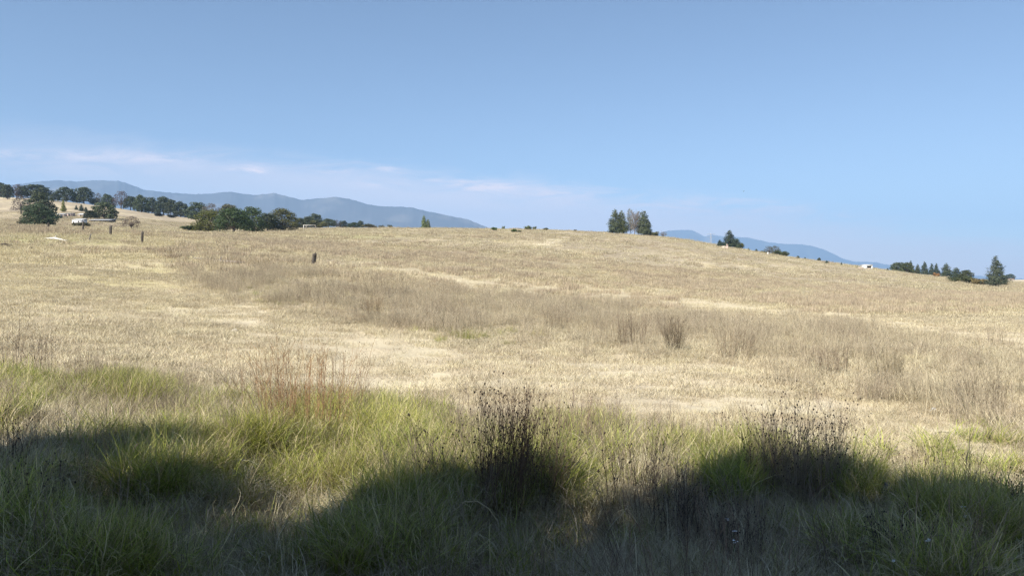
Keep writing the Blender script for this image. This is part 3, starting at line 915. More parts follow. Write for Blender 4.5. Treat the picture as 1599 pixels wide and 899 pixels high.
# clumps standing out of the distant weed band
for (px_, row_, h_, w_, sd_, cc_, lb_) in [
    (583, 502, 44, 30, 431, (.27, .19, .12), 'rust-brown weed clump left of centre in the distant weed band'),
    (500, 472, 46, 90, 432, (.26, .195, .145), 'large grey-brown weed clump below the leaning post'),
    (600, 466, 46, 110, 433, (.25, .185, .135), 'wide dark brown weed clump right of the leaning post'),
    (405, 420, 22, 60, 434, (.30, .22, .15), 'low brown weed clump above the yellow grass at left'),
    (985, 540, 56, 70, 435, (.24, .175, .13), 'dense brown weed clump right of centre in the weed band'),
    (1052, 550, 60, 34, 436, (.17, .125, .09), 'darkest weed clump, with a dark base, right of the dense brown one'),
    (1150, 560, 50, 80, 437, (.27, .20, .145), 'pale brown weeds right of the darkest clump'),
    (1290, 585, 50, 90, 438, (.28, .21, .155), 'tall straw-brown weeds in the right part of the weed band'),
    (1385, 600, 60, 60, 439, (.26, .195, .14), 'slender brown weeds beside a pale stalk at right'),
    (1530, 640, 60, 100, 440, (.25, .19, .14), 'thick brown weeds near the right edge of the weed band'),
    (700, 500, 36, 80, 441, (.29, .22, .165), 'grey weeds above the bright yellow-green tussock'),
    (870, 515, 42, 60, 442, (.28, .21, .155), 'thin grey weeds in the middle of the weed band')]:
    weed(px_, row_, h_, w_, lb_, sd_, 110, (cc_[0] * 1.15, cc_[1] * 1.25, cc_[2] * 1.15), (.003, .006), 4, heads=False, grp='dead weed clumps of the distant band')
weed(1375, 597, 76, 4, 'single tall pale straw stalk in the right part of the weed band', 450, 1, (.7, .6, .42), (.010, .012), 1, heads=False, grp=None)


# ------------------------------------------------------------------ trees
def leaf_faces(mb, c, nrm, size, g, col):
    n = len(c)
    nrm = nrm + g.normal(0, .45, (n, 3)); nrm /= np.linalg.norm(nrm, axis=1, keepdims=True) + 1e-9
    a = np.cross(nrm, g.normal(0, 1, (n, 3))); a /= np.linalg.norm(a, axis=1, keepdims=True) + 1e-9
    b = np.cross(nrm, a)
    s = size * g.uniform(.6, 1.3, (n, 1))
    bend = nrm * s * .35
    v = np.stack([c - a * s, c - b * s * .6 - bend * .3, c + a * s, c + b * s * .6 + bend * .6], 1)
    ii = np.arange(n)[:, None] * 4
    mb.add(v.reshape(-1, 3), ii + np.array([0, 1, 2, 3]), None, np.repeat(col, 4, 0))


def oak_meshes(seed, nleaf=4200, size=.030, low=.16, lobes=24, flatc=1.0, colr=((.035, .048, .022), (.085, .10, .042)), sparse=0.0, lobr=1.0, loose=1.0):
    """unit-height, unit-width oak: trunk with limbs, crown of many leaf sprays gathered on limbs"""
    g = np.random.default_rng(seed)
    tr = MB(); cr = MB()
    fork = low + .10
    tr.tube([(0, 0, -.06), (.005, .0, .06), (-.01, .01, fork)], [.045, .033, .028], 7)
    cen = []
    for i in range(lobes):
        a = i * 2.399 + g.uniform(-.4, .4)
        t = ((i + .5) / lobes) ** 1.25
        rad = .36 * math.sqrt(max(0, 1 - (abs(t - .22) / .8) ** 2)) * (.8 + .35 * g.uniform())
        z = low + .10 + (1 - low - .26) * t * flatc + g.normal(0, .03)
        cen.append((rad * math.cos(a), rad * math.sin(a), z))
    cen.append((0, 0, .80 * flatc))
    for c in cen:
        c = np.array(c)
        r = np.array([g.uniform(.13, .21), g.uniform(.13, .21), g.uniform(.11, .17)]) * (1 - .25 * sparse) * lobr
        mid = np.array([c[0] * .35, c[1] * .35, fork + (c[2] - fork) * .45])
        tr.tube([(-.01, .01, fork - .02), mid, c], [.017, .010, .004], 4)
        k = int(nleaf / (lobes + 1))
        d = g.normal(0, 1, (k, 3)); d /= np.linalg.norm(d, axis=1, keepdims=True)
        d[:, 2] = np.where(d[:, 2] < -.75, -d[:, 2] * .6, d[:, 2])
        rr = g.uniform(.62, 1.12, (k, 1)) ** .7 * (1 + (loose - 1) * g.uniform(0, 1, (k, 1)) ** 3)
        pt = c + d * r * rr
        t_ = g.uniform(0, 1, (k, 1)) * .7 + g.uniform(0, .3)
        col = np.array(colr[0]) * (1 - t_) + np.array(colr[1]) * t_
        leaf_faces(cr, pt, d * np.array([1, 1, 1.3]), size * (1 - .3 * sparse), g, col)
    # normalise the crown to unit width and height
    V = np.concatenate(cr.v); hi = np.percentile(V[:, 2], 99.6); wd = np.percentile(np.abs(V[:, :2]), 99) * 2
    sc = np.array([1 / wd, 1 / wd, 1 / hi])
    tr.v = [v * sc for v in tr.v]; cr.v = [v * sc for v in cr.v]
    return tr.mesh('trunk', M_bark, True), cr.mesh('crown', M_leaf)


def conifer_meshes(seed, nleaf=2600, size=.022, low=.07, power=.8, colr=((.030, .045, .026), (.075, .095, .05)), ragged=.25, layers=17):
    g = np.random.default_rng(seed)
    tr = MB(); cr = MB()
    tr.tube([(0, 0, -.05), (.004, 0, .4), (-.004, .004, .97)], [.026, .016, .003], 6)
    pts, nr = [], []
    for l in range(layers):
        t = l / (layers - 1)
        z = low + (1 - low) * t * .96
        R_ = .5 * (1 - t) ** power * (.9 + .2 * g.uniform()) + .025
        nb = max(4, int(11 * (1 - t) + 4))
        for b in range(nb):
            a = g.uniform(0, 2 * math.pi); rl = R_ * g.uniform(1 - ragged, 1 + ragged)
            droop = g.uniform(-.02, .05)
            tip = np.array([rl * math.cos(a), rl * math.sin(a), z - droop + rl * .12])
            tr.tube([(0, 0, z), tip * np.array([.9, .9, 1])], [.005, .0015], 3, cap=False)
            k = int(nleaf * (rl + .06) / (layers * 3.0))
            u = g.uniform(.15, 1.05, (k, 1)) ** .7
            base = np.array([0, 0, z]) * (1 - u) + tip * u
            sp = (.018 + .055 * (1 - u)) * (1 + 1.5 * rl)
            pt = base + g.normal(0, 1, (k, 3)) * sp * np.array([1, 1, .6]); pts.append(pt)
            nn_ = np.column_stack([np.full(k, math.cos(a)), np.full(k, math.sin(a)), np.full(k, .8)]); nr.append(nn_)
    pt = np.concatenate(pts); nn_ = np.concatenate(nr)
    t_ = g.uniform(0, 1, (len(pt), 1)); col = np.array(colr[0]) * (1 - t_) + np.array(colr[1]) * t_
    leaf_faces(cr, pt, nn_, size, g, col)
    V = np.concatenate(cr.v); wd = np.percentile(np.abs(V[:, :2]), 99) * 2; hi = V[:, 2].max()
    sc = np.array([1 / wd, 1 / wd, 1 / hi])
    tr.v = [v * sc for v in tr.v]; cr.v = [v * sc for v in cr.v]
    return tr.mesh('trunk', M_bark, True), cr.mesh('crown', M_leaf)


def bush_meshes(seed, nleaf=1300, size=.05, colr=((.05, .055, .03), (.12, .12, .06))):
    g = np.random.default_rng(seed); tr = MB(); cr = MB()
    for i in range(9):
        a = i * .7 + g.uniform(-.3, .3); rad = g.uniform(.1, .34)
        c = np.array([rad * math.cos(a), rad * math.sin(a), g.uniform(.3, .7)])
        tr.tube([(g.normal(0, .03), g.normal(0, .03), -.06), c * [.6, .6, .6], c], [.015, .01, .004], 4)
        k = nleaf // 9; d = g.normal(0, 1, (k, 3)); d /= np.linalg.norm(d, axis=1, keepdims=True)
        pt = c + d * np.array([.2, .2, .27]) * g.uniform(.5, 1.1, (k, 1)); pt[:, 2] = np.maximum(pt[:, 2], .0)
        t_ = g.uniform(0, 1, (k, 1)) * .8 + g.uniform(0, .2); col = np.array(colr[0]) * (1 - t_) + np.array(colr[1]) * t_
        leaf_faces(cr, pt, d + [0, 0, .2], size, g, col)
    V = np.concatenate(cr.v); wd = np.percentile(np.abs(V[:, :2]), 99) * 2; hi = V[:, 2].max(); sc = np.array([1 / wd, 1 / wd, 1 / hi])
    tr.v = [v * sc for v in tr.v]; cr.v = [v * sc for v in cr.v]
    return tr.mesh('stems', M_bark, True), cr.mesh('foliage', M_leaf)


def bare_meshes(seed):
    g = np.random.default_rng(seed); tr = MB(); cr = MB()
    tr.tube([(0, 0, -.05), (.01, 0, .3), (0, .01, .9)], [.03, .022, .005], 6)
    pts = []
    for i in range(46):
        z0 = g.uniform(.18, .8); a = g.uniform(0, 6.28); ln = g.uniform(.2, .5) * (1.1 - z0 * .7)
        e = np.array([math.cos(a) * ln, math.sin(a) * ln, z0 + ln * g.uniform(.3, 1.0)]); e[2] = min(e[2], 1)
        m1 = np.array([0, 0, z0]) * .5 + e * .5 + g.normal(0, .02, 3)
        tr.tube([(0, 0, z0), m1, e], [.010, .006, .002], 3, (2.1, 2.0, 2.0), cap=False)
        for j in range(5):
            q = m1 + (e - m1) * g.uniform(0, 1) + g.normal(0, .01, 3); f = q + g.normal(0, .09, 3) + [0, 0, .04]
            tr.tube([q, f], [.004, .0015], 3, (2.1, 2.0, 2.0), cap=False); pts.append(f); pts.append((q + f) / 2)
    pt = np.repeat(np.array(pts), 3, 0) + g.normal(0, .02, (len(pts) * 3, 3))
    leaf_faces(cr, pt, pt * [1, 1, .3], .014, g, np.broadcast_to(np.array((.17, .15, .12)), (len(pt), 3)))
    hi = pt[:, 2].max(); wd = np.percentile(np.abs(pt[:, :2]), 98) * 2; sc = np.array([1 / wd, 1 / wd, 1 / hi])
    tr.v = [v * sc for v in tr.v]; cr.v = [v * sc for v in cr.v]
    return tr.mesh('trunk', M_barkv), cr.mesh('crown', M_leaf)


M_barkv = mat_plain('twig_bark', (0.12, 0.105, 0.09), 0.9, 0.3, 6, attr=True)
KIND = {
    'oak': [oak_meshes(500 + i, low=l, flatc=f) for i, (l, f) in enumerate([(.02, 1), (.05, .92), (.14, 1.0), (-.02, .95)])],
    'bigoak': [oak_meshes(520 + i, 7500, .021, l, 34) for i, l in enumerate((-.04, -.03, .12))],
    'thin': [oak_meshes(540 + i, 1500, .026, .12, 20, sparse=.5, colr=((.08, .07, .06), (.16, .14, .12))) for i in range(2)],
    'cone': [conifer_meshes(560 + i, 4000, .026, power=.62) for i in range(3)],
    'bigcone': [conifer_meshes(570, 8000, .017, .08, .78, ((.032, .045, .028), (.10, .12, .065)), .35, 20)],
    'cedar': [conifer_meshes(580 + i, 5200, .022, .07, .42, ((.030, .042, .022), (.10, .11, .05)), .2, 15) for i in range(3)],
    'greycedar': [conifer_meshes(590, 2300, .020, .16, .45, ((.12, .12, .085), (.22, .21, .16)), .3, 15)],
    'bare': [bare_meshes(600 + i) for i in range(2)],
    'bush': [bush_meshes(610 + i) for i in range(3)],
}
NAMES = {'oak': ('oak_tree', 'tree'), 'bigoak': ('oak_tree', 'tree'), 'thin': ('sparse_tree', 'tree'), 'cone': ('conifer_tree', 'tree'),
         'bigcone': ('conifer_tree', 'tree'), 'cedar': ('cedar_tree', 'tree'), 'greycedar': ('cedar_tree', 'tree'), 'bare': ('bare_tree', 'tree'), 'bush': ('shrub', 'shrub')}
cnt = {}


def plant(kind, px, top, base, width, Yr, label, group=None, tint=(1, 1, 1), rot=None):
    lo, hi = Yr if isinstance(Yr, tuple) else (Yr * .88, Yr * 1.14)
    Y = find_Y(px, base, lo, hi)
    x_, y_, z_ = ground_at(px, Y)
    hgt = (ZC + (HZ - top) / F * Y) - z_
    hgt = max(hgt, .6)
    w = width * Y / F
    i = cnt.get(kind, 0); cnt[kind] = i + 1
    tr, cr = KIND[kind][i % len(KIND[kind])]
    nm, cat = NAMES[kind]
    e = bpy.data.objects.new(nm, None); COL.objects.link(e)
    e.location = (x_, y_, z_ - .02); e.scale = (w * 1.06, w * 1.06, hgt * 1.03); e.rotation_euler = (0, 0, rot if rot is not None else (i * 1.7) % 6.28)
    a = link('stems' if kind == 'bush' else 'trunk', tr, e)
    b = link('foliage' if kind == 'bush' else 'crown', cr, e)
    b.color = (*tint, 1)
    tag(e, label, cat, group)
    return e


GH = 'oaks scattered on the left hillside'
GL = 'line of trees along the left skyline'
T_ = plant
pur = (1.15, .95, 1.0); yel = (1.6, 1.35, .9); brn = (1.5, 1.15, .95); gry = (1.2, 1.15, 1.15)
# left hillside
T_('oak', 2, 286, 308, 24, 430, 'dark tree cut by the left edge of the skyline', GH)
T_('oak', 12, 289, 311, 16, 415, 'small dark tree with a thin trunk near the left edge', GH)
T_('thin', 26, 288, 311, 20, 415, 'purplish half-bare tree near the left end of the skyline', GH, pur)
T_('oak', 54, 289, 312, 50, 405, 'broad flat-topped oak on the skyline above the two big dark oaks', GH)
T_('thin', 33, 306, 334, 25, 300, 'half-bare dark tree on the open slope left of the big oaks', GH, (.6, .52, .55))
T_('oak', 63, 301, 342, 42, 265, 'big dark oak behind and above the nearest one at left', GH)
T_('bigoak', 62, 320, 354, 52, 215, 'nearest big dark oak on the left slope, reaching down to the field', GH, (.85, .95, 1))
T_('bush', 38, 342, 353, 20, 205, 'grey-green shrub at the left foot of the nearest dark oak', None, gry)
T_('oak', 103, 293, 315, 32, 400, 'left one of two round oaks side by side on the skyline', GH)
T_('oak', 131, 293, 315, 27, 395, 'right one of two round oaks side by side on the skyline', GH)
T_('oak', 86, 302, 315, 15, 400, 'small oak filling the gap left of the two round oaks', GH)
T_('bush', 148, 309, 317, 15, 420, 'low far bush right of the two round oaks', None)
T_('thin', 154, 302, 317, 12, 440, 'faint thin tree right of the two round oaks', GH)
T_('oak', 168, 304, 319, 22, 400, 'oak on the skyline above the long low shed', GH)
T_('thin', 189, 299, 320, 23, 400, 'purplish tall tree standing above its neighbours on the skyline', GH, (.75, .62, .7))
T_('oak', 163, 317, 342, 38, 275, 'round oak standing right behind the long low shed', GH, gry)
T_('oak', 141, 329, 342, 20, 270, 'small dark oak left of the long low shed', GH, (.6, .6, .65))
T_('bush', 126, 347, 358, 25, 195, 'low round grey bush in front of the white farm building', None, gry)
T_('thin', 205, 338, 358, 26, 185, 'round purplish-brown bushy tree alone on the slope behind the posts', GH, (1.0, .85, .8))
T_('cone', 99, 312, 331, 8, 330, 'yellow-topped slender tree above the farm sheds', None, (3.4, 2.6, .9))
T_('cone', 119, 320, 328, 5, 335, 'leftmost of three small conifers above the farm', None)
T_('cone', 127, 319, 330, 8, 335, 'middle and widest of three small conifers above the farm', None)
T_('cone', 134, 323, 330, 6, 335, 'rightmost of three small conifers above the farm', None)
T_('oak', 204, 307, 327, 21, 385, 'oak at the left end of the long tree line', GL)
T_('oak', 221, 306, 331, 26, 375, 'rounded oak with a visible trunk in the tree line', GL)
T_('oak', 237, 309, 333, 17, 375, 'narrow oak in the tree line', GL)
T_('oak', 255, 308, 335, 24, 370, 'oak with a bluish crown in the tree line', GL, (.9, .95, 1.1))
T_('oak', 267, 312, 337, 18, 370, 'small oak left of the wide ones in the tree line', GL)
T_('oak', 282, 316, 338, 26, 365, 'wide oak in the tree line, first left of the dense part', GL)
T_('oak', 308, 317, 343, 34, 350, 'very wide dark oak in the tree line, left of the bright green oak', GL)
T_('thin', 331, 319, 346, 32, 350, 'brownish-topped tree behind the bright green oak', GL)
T_('oak', 357, 320, 348, 30, 350, 'brown-green tree rising behind the big dark oak', GL, brn)
T_('bush', 268, 334, 340, 14, 350, 'low dark bush below the tree line', None, (.6, .6, .6))
T_('bush', 248, 332, 338, 14, 355, 'dark hollow bush at the foot of the tree line', None, (.55, .55, .6))
# the grove in the middle left
GG = 'grove of large oaks behind the field'
T_('bigoak', 327, 329, 363, 46, 225, 'bright yellow-green oak at the left end of the grove', GG, (1.9, 1.7, .95))
T_('bigoak', 365, 326.5, 364.5, 54, 215, 'largest darkest oak in the grove', GG, (.8, .95, .8))
T_('bigoak', 394, 324.5, 364.5, 40, 232, 'oak with a bare visible trunk right of the darkest oak', GG, (1.0, 1.1, .85))
T_('oak', 418, 334, 361, 32, 245, 'dark oak behind, between the bare-trunk oak and the brownish one', GG, (.8, .85, .9))
T_('bigoak', 441, 327, 360, 48, 245, 'brownish broad oak at the right end of the grove', GG, (1.6, 1.3, 1.0))
T_('bush', 297, 352, 361, 28, 235, 'low dark green shrubs at the left foot of the grove', None, (.8, 1, .7))
T_('bush', 318, 354, 362, 20, 232, 'low shrub hugging the bright green oak', None, (.8, 1, .7))
# trailing trees to the right of the grove
GT = 'trees trailing off right of the grove'
T_('oak', 468, 341, 357, 22, 400, 'low grey tree just right of the brownish oak', GT, gry)
T_('oak', 480, 339, 357, 24, 400, 'grey-green tree behind the wooden frame', GT, gry)
T_('oak', 492, 334.5, 356, 22, 400, 'highest domed tree of those trailing right', GT)
T_('bush', 497, 344, 357, 26, 380, 'low greenish bush below the highest domed tree', None, (1.3, 1.2, .8))
T_('oak', 513, 342, 356, 24, 400, 'flat-topped grey tree right of the domed one', GT, gry)
T_('thin', 525, 344, 356, 14, 400, 'purplish tree in the trailing row', GT, pur)
T_('oak', 536, 345, 356, 17, 400, 'round bluish tree in the trailing row', GT)
T_('oak', 552, 347.5, 356, 20, 390, 'dark green low tree at the right of the trailing row', GT, (.9, 1.1, .7))
T_('oak', 563, 345, 356, 10, 410, 'small pale tree peeping over the low green one', GT)
T_('bush', 577, 349.5, 356, 22, 400, 'long low olive bush ending the trailing row', None, (1.4, 1.2, .8))
T_('bush', 596, 351, 356, 9, 400, 'tiny bush on the skyline right of the trailing row', None)
T_('bush', 609, 350.5, 356, 9, 400, 'tiny dark bush on the skyline further right of the row', None)
T_('cedar', 662, 336, 353, 9, 265, 'taller half of the pale slender twin tree alone on the skyline', None, (2.2, 2.3, 1.8))
T_('cedar', 668, 342, 353, 8, 265, 'shorter right half of the pale slender twin tree on the skyline', None, (2.2, 2.2, 1.9))
for (a_, t_, b_, w_, l_, c_) in [(772, 354.5, 360, 9, 'green shrub on the crest, first left of the dark pair', (1.0, 1.4, .7)), (786, 352.5, 357, 5, 'tiny pale shrub on the crest', (1.4, 1.5, 1)),
                             (803, 357, 363, 9, 'dark green shrub, left one of the pair below the crest', (.8, 1.2, .6)), (811, 359.5, 364, 7, 'dark green shrub, right one of the pair below the crest', (.6, .8, .5)),
                             (824, 352, 358, 12, 'wide pale green shrub on the crest', (1.6, 1.8, 1.2)), (835, 353, 358, 6, 'small shrub touching the wide pale one on the crest', (1.5, 1.7, 1.2)),
                             (852, 355.5, 360, 8, 'small olive shrub on the crest left of the cedars', (1.4, 1.5, .9)), (898, 358, 361, 5, 'tiny dry shrub on the crest left of the cedars', (1.6, 1.4, 1))]:
    T_('bush', a_, t_, b_, w_, (215, 275), l_, 'small shrubs on the crest', c_)
# cedar clump on the hill
GC = 'clump of cedars on the hill'
T_('cedar', 961, 326.4, 364, 24, 245, 'dark cedar at the left end of the hilltop clump', GC)
T_('cedar', 971, 328.5, 363, 18, 256, 'olive cedar second from the left in the hilltop clump', GC, (1.25, 1.2, .8))
T_('greycedar', 984, 325.5, 364, 17, 262, 'thin grey cedar with a pointed top in the hilltop clump', GC)
T_('bare', 991, 327, 365, 16, 256, 'bare grey tree in the middle of the hilltop clump', GC)
T_('greycedar', 997, 330, 366, 15, 262, 'greyish cedar right of the bare tree in the clump', GC, (.8, .8, .8))
T_('cedar', 1005, 328.5, 366.5, 21, 252, 'full cedar at the right side of the hilltop clump', GC, (1.1, 1.1, 1.0))
T_('cedar', 1012, 342, 367, 12, 250, 'lower dark cedar closing the clump on the right', GC, (.8, .8, .8))
T_('bush', 1022, 361.5, 369, 15, 262, 'olive bush right of the cedar clump', None, (1.6, 1.6, 1.2))
T_('bare', 1036, 360, 371, 11, 262, 'leafless brown bush right of the cedar clump', None)
# right ridge
T_('cone', 1139, 359, 387, 24, 262, 'dense dark conifer behind the small ruined hut', None, (.9, .95, .9))
T_('cone', 1124, 374, 385, 9, 262, 'small dark conifer left of the ruined hut', None, (.8, .9, .9))
T_('cone', 1151, 372, 389, 15, 258, 'lower conifer leaning on the right of the dense one', None, (1.1, 1.1, .9))
T_('bush', 1156, 379, 389.5, 10, 262, 'olive bush at the right end of the conifer group by the hut', None, (1.5, 1.5, 1))
for (a_, t_, b_, w_, l_) in [(1163, 387.5, 391, 4, 'first tiny tree right of the hut on the ridge'), (1169, 387, 392, 4, 'second tiny tree right of the hut on the ridge'), (1181, 388.5, 393, 6, 'third tiny bush right of the hut on the ridge')]:
    T_('cone', a_, t_, b_, w_, (250, 320), l_, 'tiny trees dotted along the ridge')
T_('thin', 1201, 384.5, 397, 17, 270, 'thin flat-topped tree, left one of the ridge pair', None, (.8, .9, .7))
T_('thin', 1211, 384, 398, 16, 270, 'thin flat-topped tree, right one of the ridge pair', None, (.8, .9, .7))
T_('bush', 1195, 391, 396, 14, 265, 'low green bush left below the ridge pair', None, (1.2, 1.4, .8))
T_('bush', 1214, 391, 399, 20, 265, 'low green bush under the ridge pair', None, (1.0, 1.2, .8))
T_('bush', 1225, 392, 401, 12, 265, 'rounded green bush right below the ridge pair', None, (1.1, 1.2, .8))
for k_, (a_, t_, b_, w_, l_) in enumerate([(1246, 399.5, 405, 5, 'round dark little tree, leftmost of the row before the white shed'), (1257, 401, 406, 5, 'pale little bush, second of the row before the white shed'),
                             (1279, 402.5, 409, 6, 'little round-topped tree, third of the row before the white shed'), (1291, 406.5, 411, 6, 'little triangular tree, fourth of the row before the white shed'),
                             (1314, 409, 415, 3, 'narrow little tree, fifth of the row before the white shed'), (1339, 415, 420.5, 4, 'dark narrow tree just left of the white shed'),
                             (1386, 418, 424, 4, 'little pointed tree between the white shed and the right grove')]):
    T_('oak' if k_ in (0, 2) else 'cone', a_, t_, b_, w_, (245, 300), l_, 'tiny trees dotted along the ridge')
GR = 'mixed grove at the right'
T_('oak', 1402, 410, 425, 23, 290, 'leftmost wide domed oak of the right grove', GR, gry)
T_('oak', 1416, 410.5, 427, 20, 290, 'second domed oak of the right grove', GR, gry)
T_('cone', 1422, 406.5, 427, 8, 300, 'slim conifer poking above the domed oaks', GR)
T_('bush', 1427, 420, 428, 13, 285, 'grey bush between the oaks and conifers of the right grove', None, gry)
T_('cone', 1433, 412, 429, 10, 290, 'short conifer left of the tallest one in the right grove', GR, gry)
T_('cone', 1443.5, 408, 430, 12, 290, 'tallest pointed conifer of the right grove', GR)
T_('cone', 1455, 411, 430, 10, 290, 'left one of two blunt bluish conifers in the right grove', GR, (1, 1.05, 1.2))
T_('cone', 1462, 410.5, 430, 11, 290, 'right one of two blunt bluish conifers in the right grove', GR, (1, 1.05, 1.2))
T_('bush', 1462, 425, 433, 9, 262, 'orange-brown dry bush in front of the right grove', None, (4.2, 2.4, 1.5))
T_('cone', 1477.5, 410.5, 432, 17, 280, 'wide conifer standing apart right of the orange-brown bush', GR, (1.15, 1.15, 1))
T_('cone', 1493, 417.5, 438, 22, 245, 'broad dark conifer in front at the right end of the grove', GR, (.9, .95, .9))
T_('oak', 1509, 422, 440, 20, 255, 'domed oak at the right end of the grove', GR, gry)
T_('bush', 1510, 431, 442, 20, 235, 'green bush in front of the domed oak at right', None, (1.2, 1.3, 1))
T_('bush', 1490, 432, 441, 16, 235, 'green bush in front of the broad dark conifer', None, (1.1, 1.2, .9))
T_('bush', 1529, 434, 445, 24, 225, 'brown leafless brush between the grove and the lone conifer', None, (2.2, 1.6, 1.4))
T_('bigcone', 1555, 399, 447.5, 33, 200, 'large lone conifer with wide lower branches at the right', None)
T_('oak', 1577, 428, 436, 15, 600, 'far dark tree right of the lone conifer', None)

# ------------------------------------------------------------------ shade trees behind the viewer, whose shadow falls on the verge
st = [oak_meshes(700 + i, 7000, .024, .30, 46, lobr=.5, loose=2.6) for i in range(2)]
KS = 1 / math.tan(SUN_EL)
n_st = 0


def shade_tree(px, row, H, Wd, label, y_extra=0.0):
    """tree placed so that the tip of its shadow falls on that piece of ground"""
    global n_st
    Y = near_row(px, row + 22); gx = (px - CX) / F * Y
    hh = H * .93
    x_ = gx + SUN_H[0] * KS * hh; y_ = Y + SUN_H[1] * KS * hh - Wd * .12 + y_extra
    e = bpy.data.objects.new('shade_tree', None); COL.objects.link(e); e.location = (x_, y_, float(hz(x_, y_)))
    e.scale = (Wd, Wd, H); e.rotation_euler = (0, 0, n_st * 1.3)
    link('trunk', st[n_st % 2][0], e); link('crown', st[n_st % 2][1], e)
    tag(e, label, 'tree', 'trees beside the viewer shading the verge'); n_st += 1


for a_, b_, h_, w_, l_ in [(-150, 750, 11, 3.0, 'beyond the left edge of the view'), (15, 775, 11, 2.2, 'over the dark tangled weeds at the lower left'), (235, 716, 11.2, 2.2, 'over the left half of the broad dark tussock'), (325, 706, 11.3, 2.0, 'over the right half of the broad dark tussock'),
                           (190, 775, 10.4, 2.3, 'just below the broad dark tussock'), (320, 765, 10.5, 1.7, 'over the dark shaded tussock beside the lime-green grass'), (400, 845, 10, 2.2, 'under the left end of the lime-green grass'), (530, 860, 9.6, 2.0, 'over the foot of the lime-green grass'),
                           (650, 760, 10.6, 1.8, 'over the ground left of the tallest dark weeds'), (800, 735, 11.2, 2.0, 'over the tallest dark weeds'), (780, 815, 10, 2.3, 'below the tallest dark weeds'),
                           (1160, 760, 10.8, 1.9, 'over the lone green tussock'), (1285, 757, 11, 2.3, 'over the bushy seed-headed weeds'),
                           (1450, 768, 11, 2.6, 'over the dark bluish stone'), (1630, 790, 11, 3.0, 'over the lower right corner'),
                           (90, 865, 9.5, 3.2, 'over the lower left corner'), (300, 890, 9.5, 3.0, 'over the bottom left tussocks'),
                           (660, 890, 9.5, 2.8, 'over the bottom of the picture left of centre'), (1010, 895, 9.2, 2.6, 'over the bottom of the gap'), (1230, 850, 9.5, 3.4, 'below the bushy seed-headed weeds'), (1480, 850, 9.5, 3.8, 'over the foot of the big lower-right tussock')]:
    shade_tree(a_, b_, h_, w_, 'tree out of view casting its shadow ' + l_)


# ------------------------------------------------------------------ fence posts
def post(px, base, hpx, wpx, Yr, label, seed, lean=(0, 0), m=None, stub=True):
    Y = find_Y(px, base, *Yr); x_, y_, z_ = ground_at(px, Y)
    h = hpx * Y / F; w = wpx * Y / F * .5
    g = np.random.default_rng(seed); mb = MB()
    n = 9; s = 9; V = []
    for i in range(n):
        t = i / (n - 1); z = -.35 + (h + .35) * t
        r = w * (1.0 - .12 * t) * (1 + g.normal(0, .05)); cxn, cyn = g.normal(0, w * .07, 2)
        for k in range(s):
            a = 2 * math.pi * k / s
            rr = r * (1 + .14 * math.sin(3 * a + seed) + g.normal(0, .03))
            zz = z + (g.normal(0, w * .3) + w * .5 * math.cos(a) if i == n - 1 else 0)
            V.append((cxn + rr * math.cos(a), cyn + rr * math.sin(a), zz))
    Q = [(i * s + k, i * s + (k + 1) % s, (i + 1) * s + (k + 1) % s, (i + 1) * s + k) for i in range(n - 1) for k in range(s)]
    V.append((0, 0, h - w * .2)); T = [((n - 1) * s + k, (n - 1) * s + (k + 1) % s, len(V) - 1) for k in range(s)]
    mb.add(V, Q, T)
    o = link('fence_post', mb.mesh('fence_post', m or M_post, True), loc=(x_, y_, z_))
    o.rotation_euler = (lean[0], lean[1], 0)
    tag(o, label, 'fence post', 'weathered fence posts across the field')


post(489, 413, 19, 7, (38, 60), 'thick weathered post leaning right, standing nearest, above the brown weeds', 1, (0, .10))
post(221.5, 380, 18, 4.2, (58, 80), 'dark post furthest right of the four in the left field', 2, (0, .05))
post(172.5, 368, 16, 4.4, (66, 95), 'blocky dark post between the right and the tall thin one', 3, (0, .05))
post(129.5, 361, 15, 2.8, (78, 105), 'tall thin dark post in front of the low round grey bush', 4, (0, .02))
post(75.5, 357, 9, 3.0, (85, 125), 'small dark post at the left end of the row below the big oaks', 5)
post(139, 376, 11, 2.0, (55, 80), 'thin grey leaning stick between the dark posts', 6, (0, .22), M_greylog)


# fallen wood
def branch_obj(name, pxa, rowa, pxb, rowb, mid, rad, mat, label, cat, Yr):
    Ya = find_Y(pxa, rowa, *Yr); Yb = find_Y(pxb, rowb, *Yr)
    Ym = (Ya + Yb) / 2; pm = pxa + (pxb - pxa) * mid[0]
    A_ = np.array(ground_at(pxa, Ya)); B_ = np.array(ground_at(pxb, Yb)); M_ = np.array(ground_at(pm, Ym))
    o_ = M_.copy(); M_[2] += mid[1]
    A_[2] += .08; B_[2] += .10
    mb = MB(); g = np.random.default_rng(5)
    pts = [A_, (A_ * .5 + M_ * .5) + g.normal(0, .02, 3), M_, (M_ * .5 + B_ * .5) + g.normal(0, .02, 3), B_]
    mb.tube(np.array(pts) - o_, [rad * .6, rad, rad * 1.25, rad, rad * .55], 8)
    q = np.array(pts[2]) - o_
    mb.tube([q, q + [rad * 2, 0, rad * 3.2]], [rad * .7, rad * .3], 6)
    o = link(name, mb.mesh(name, mat, True), loc=tuple(o_)); tag(o, label, cat)


branch_obj('fallen_branch', 70, 373.5, 104, 377.5, (.45, .22), .085, M_log, 'bleached white fallen branch lying on the greenish bank at left', 'branch', (40, 75))
branch_obj('fallen_log', 302, 404, 382, 412, (.5, .02), .10, M_greylog, 'long grey log lying in the grass left of the leaning post', 'log', (38, 60))


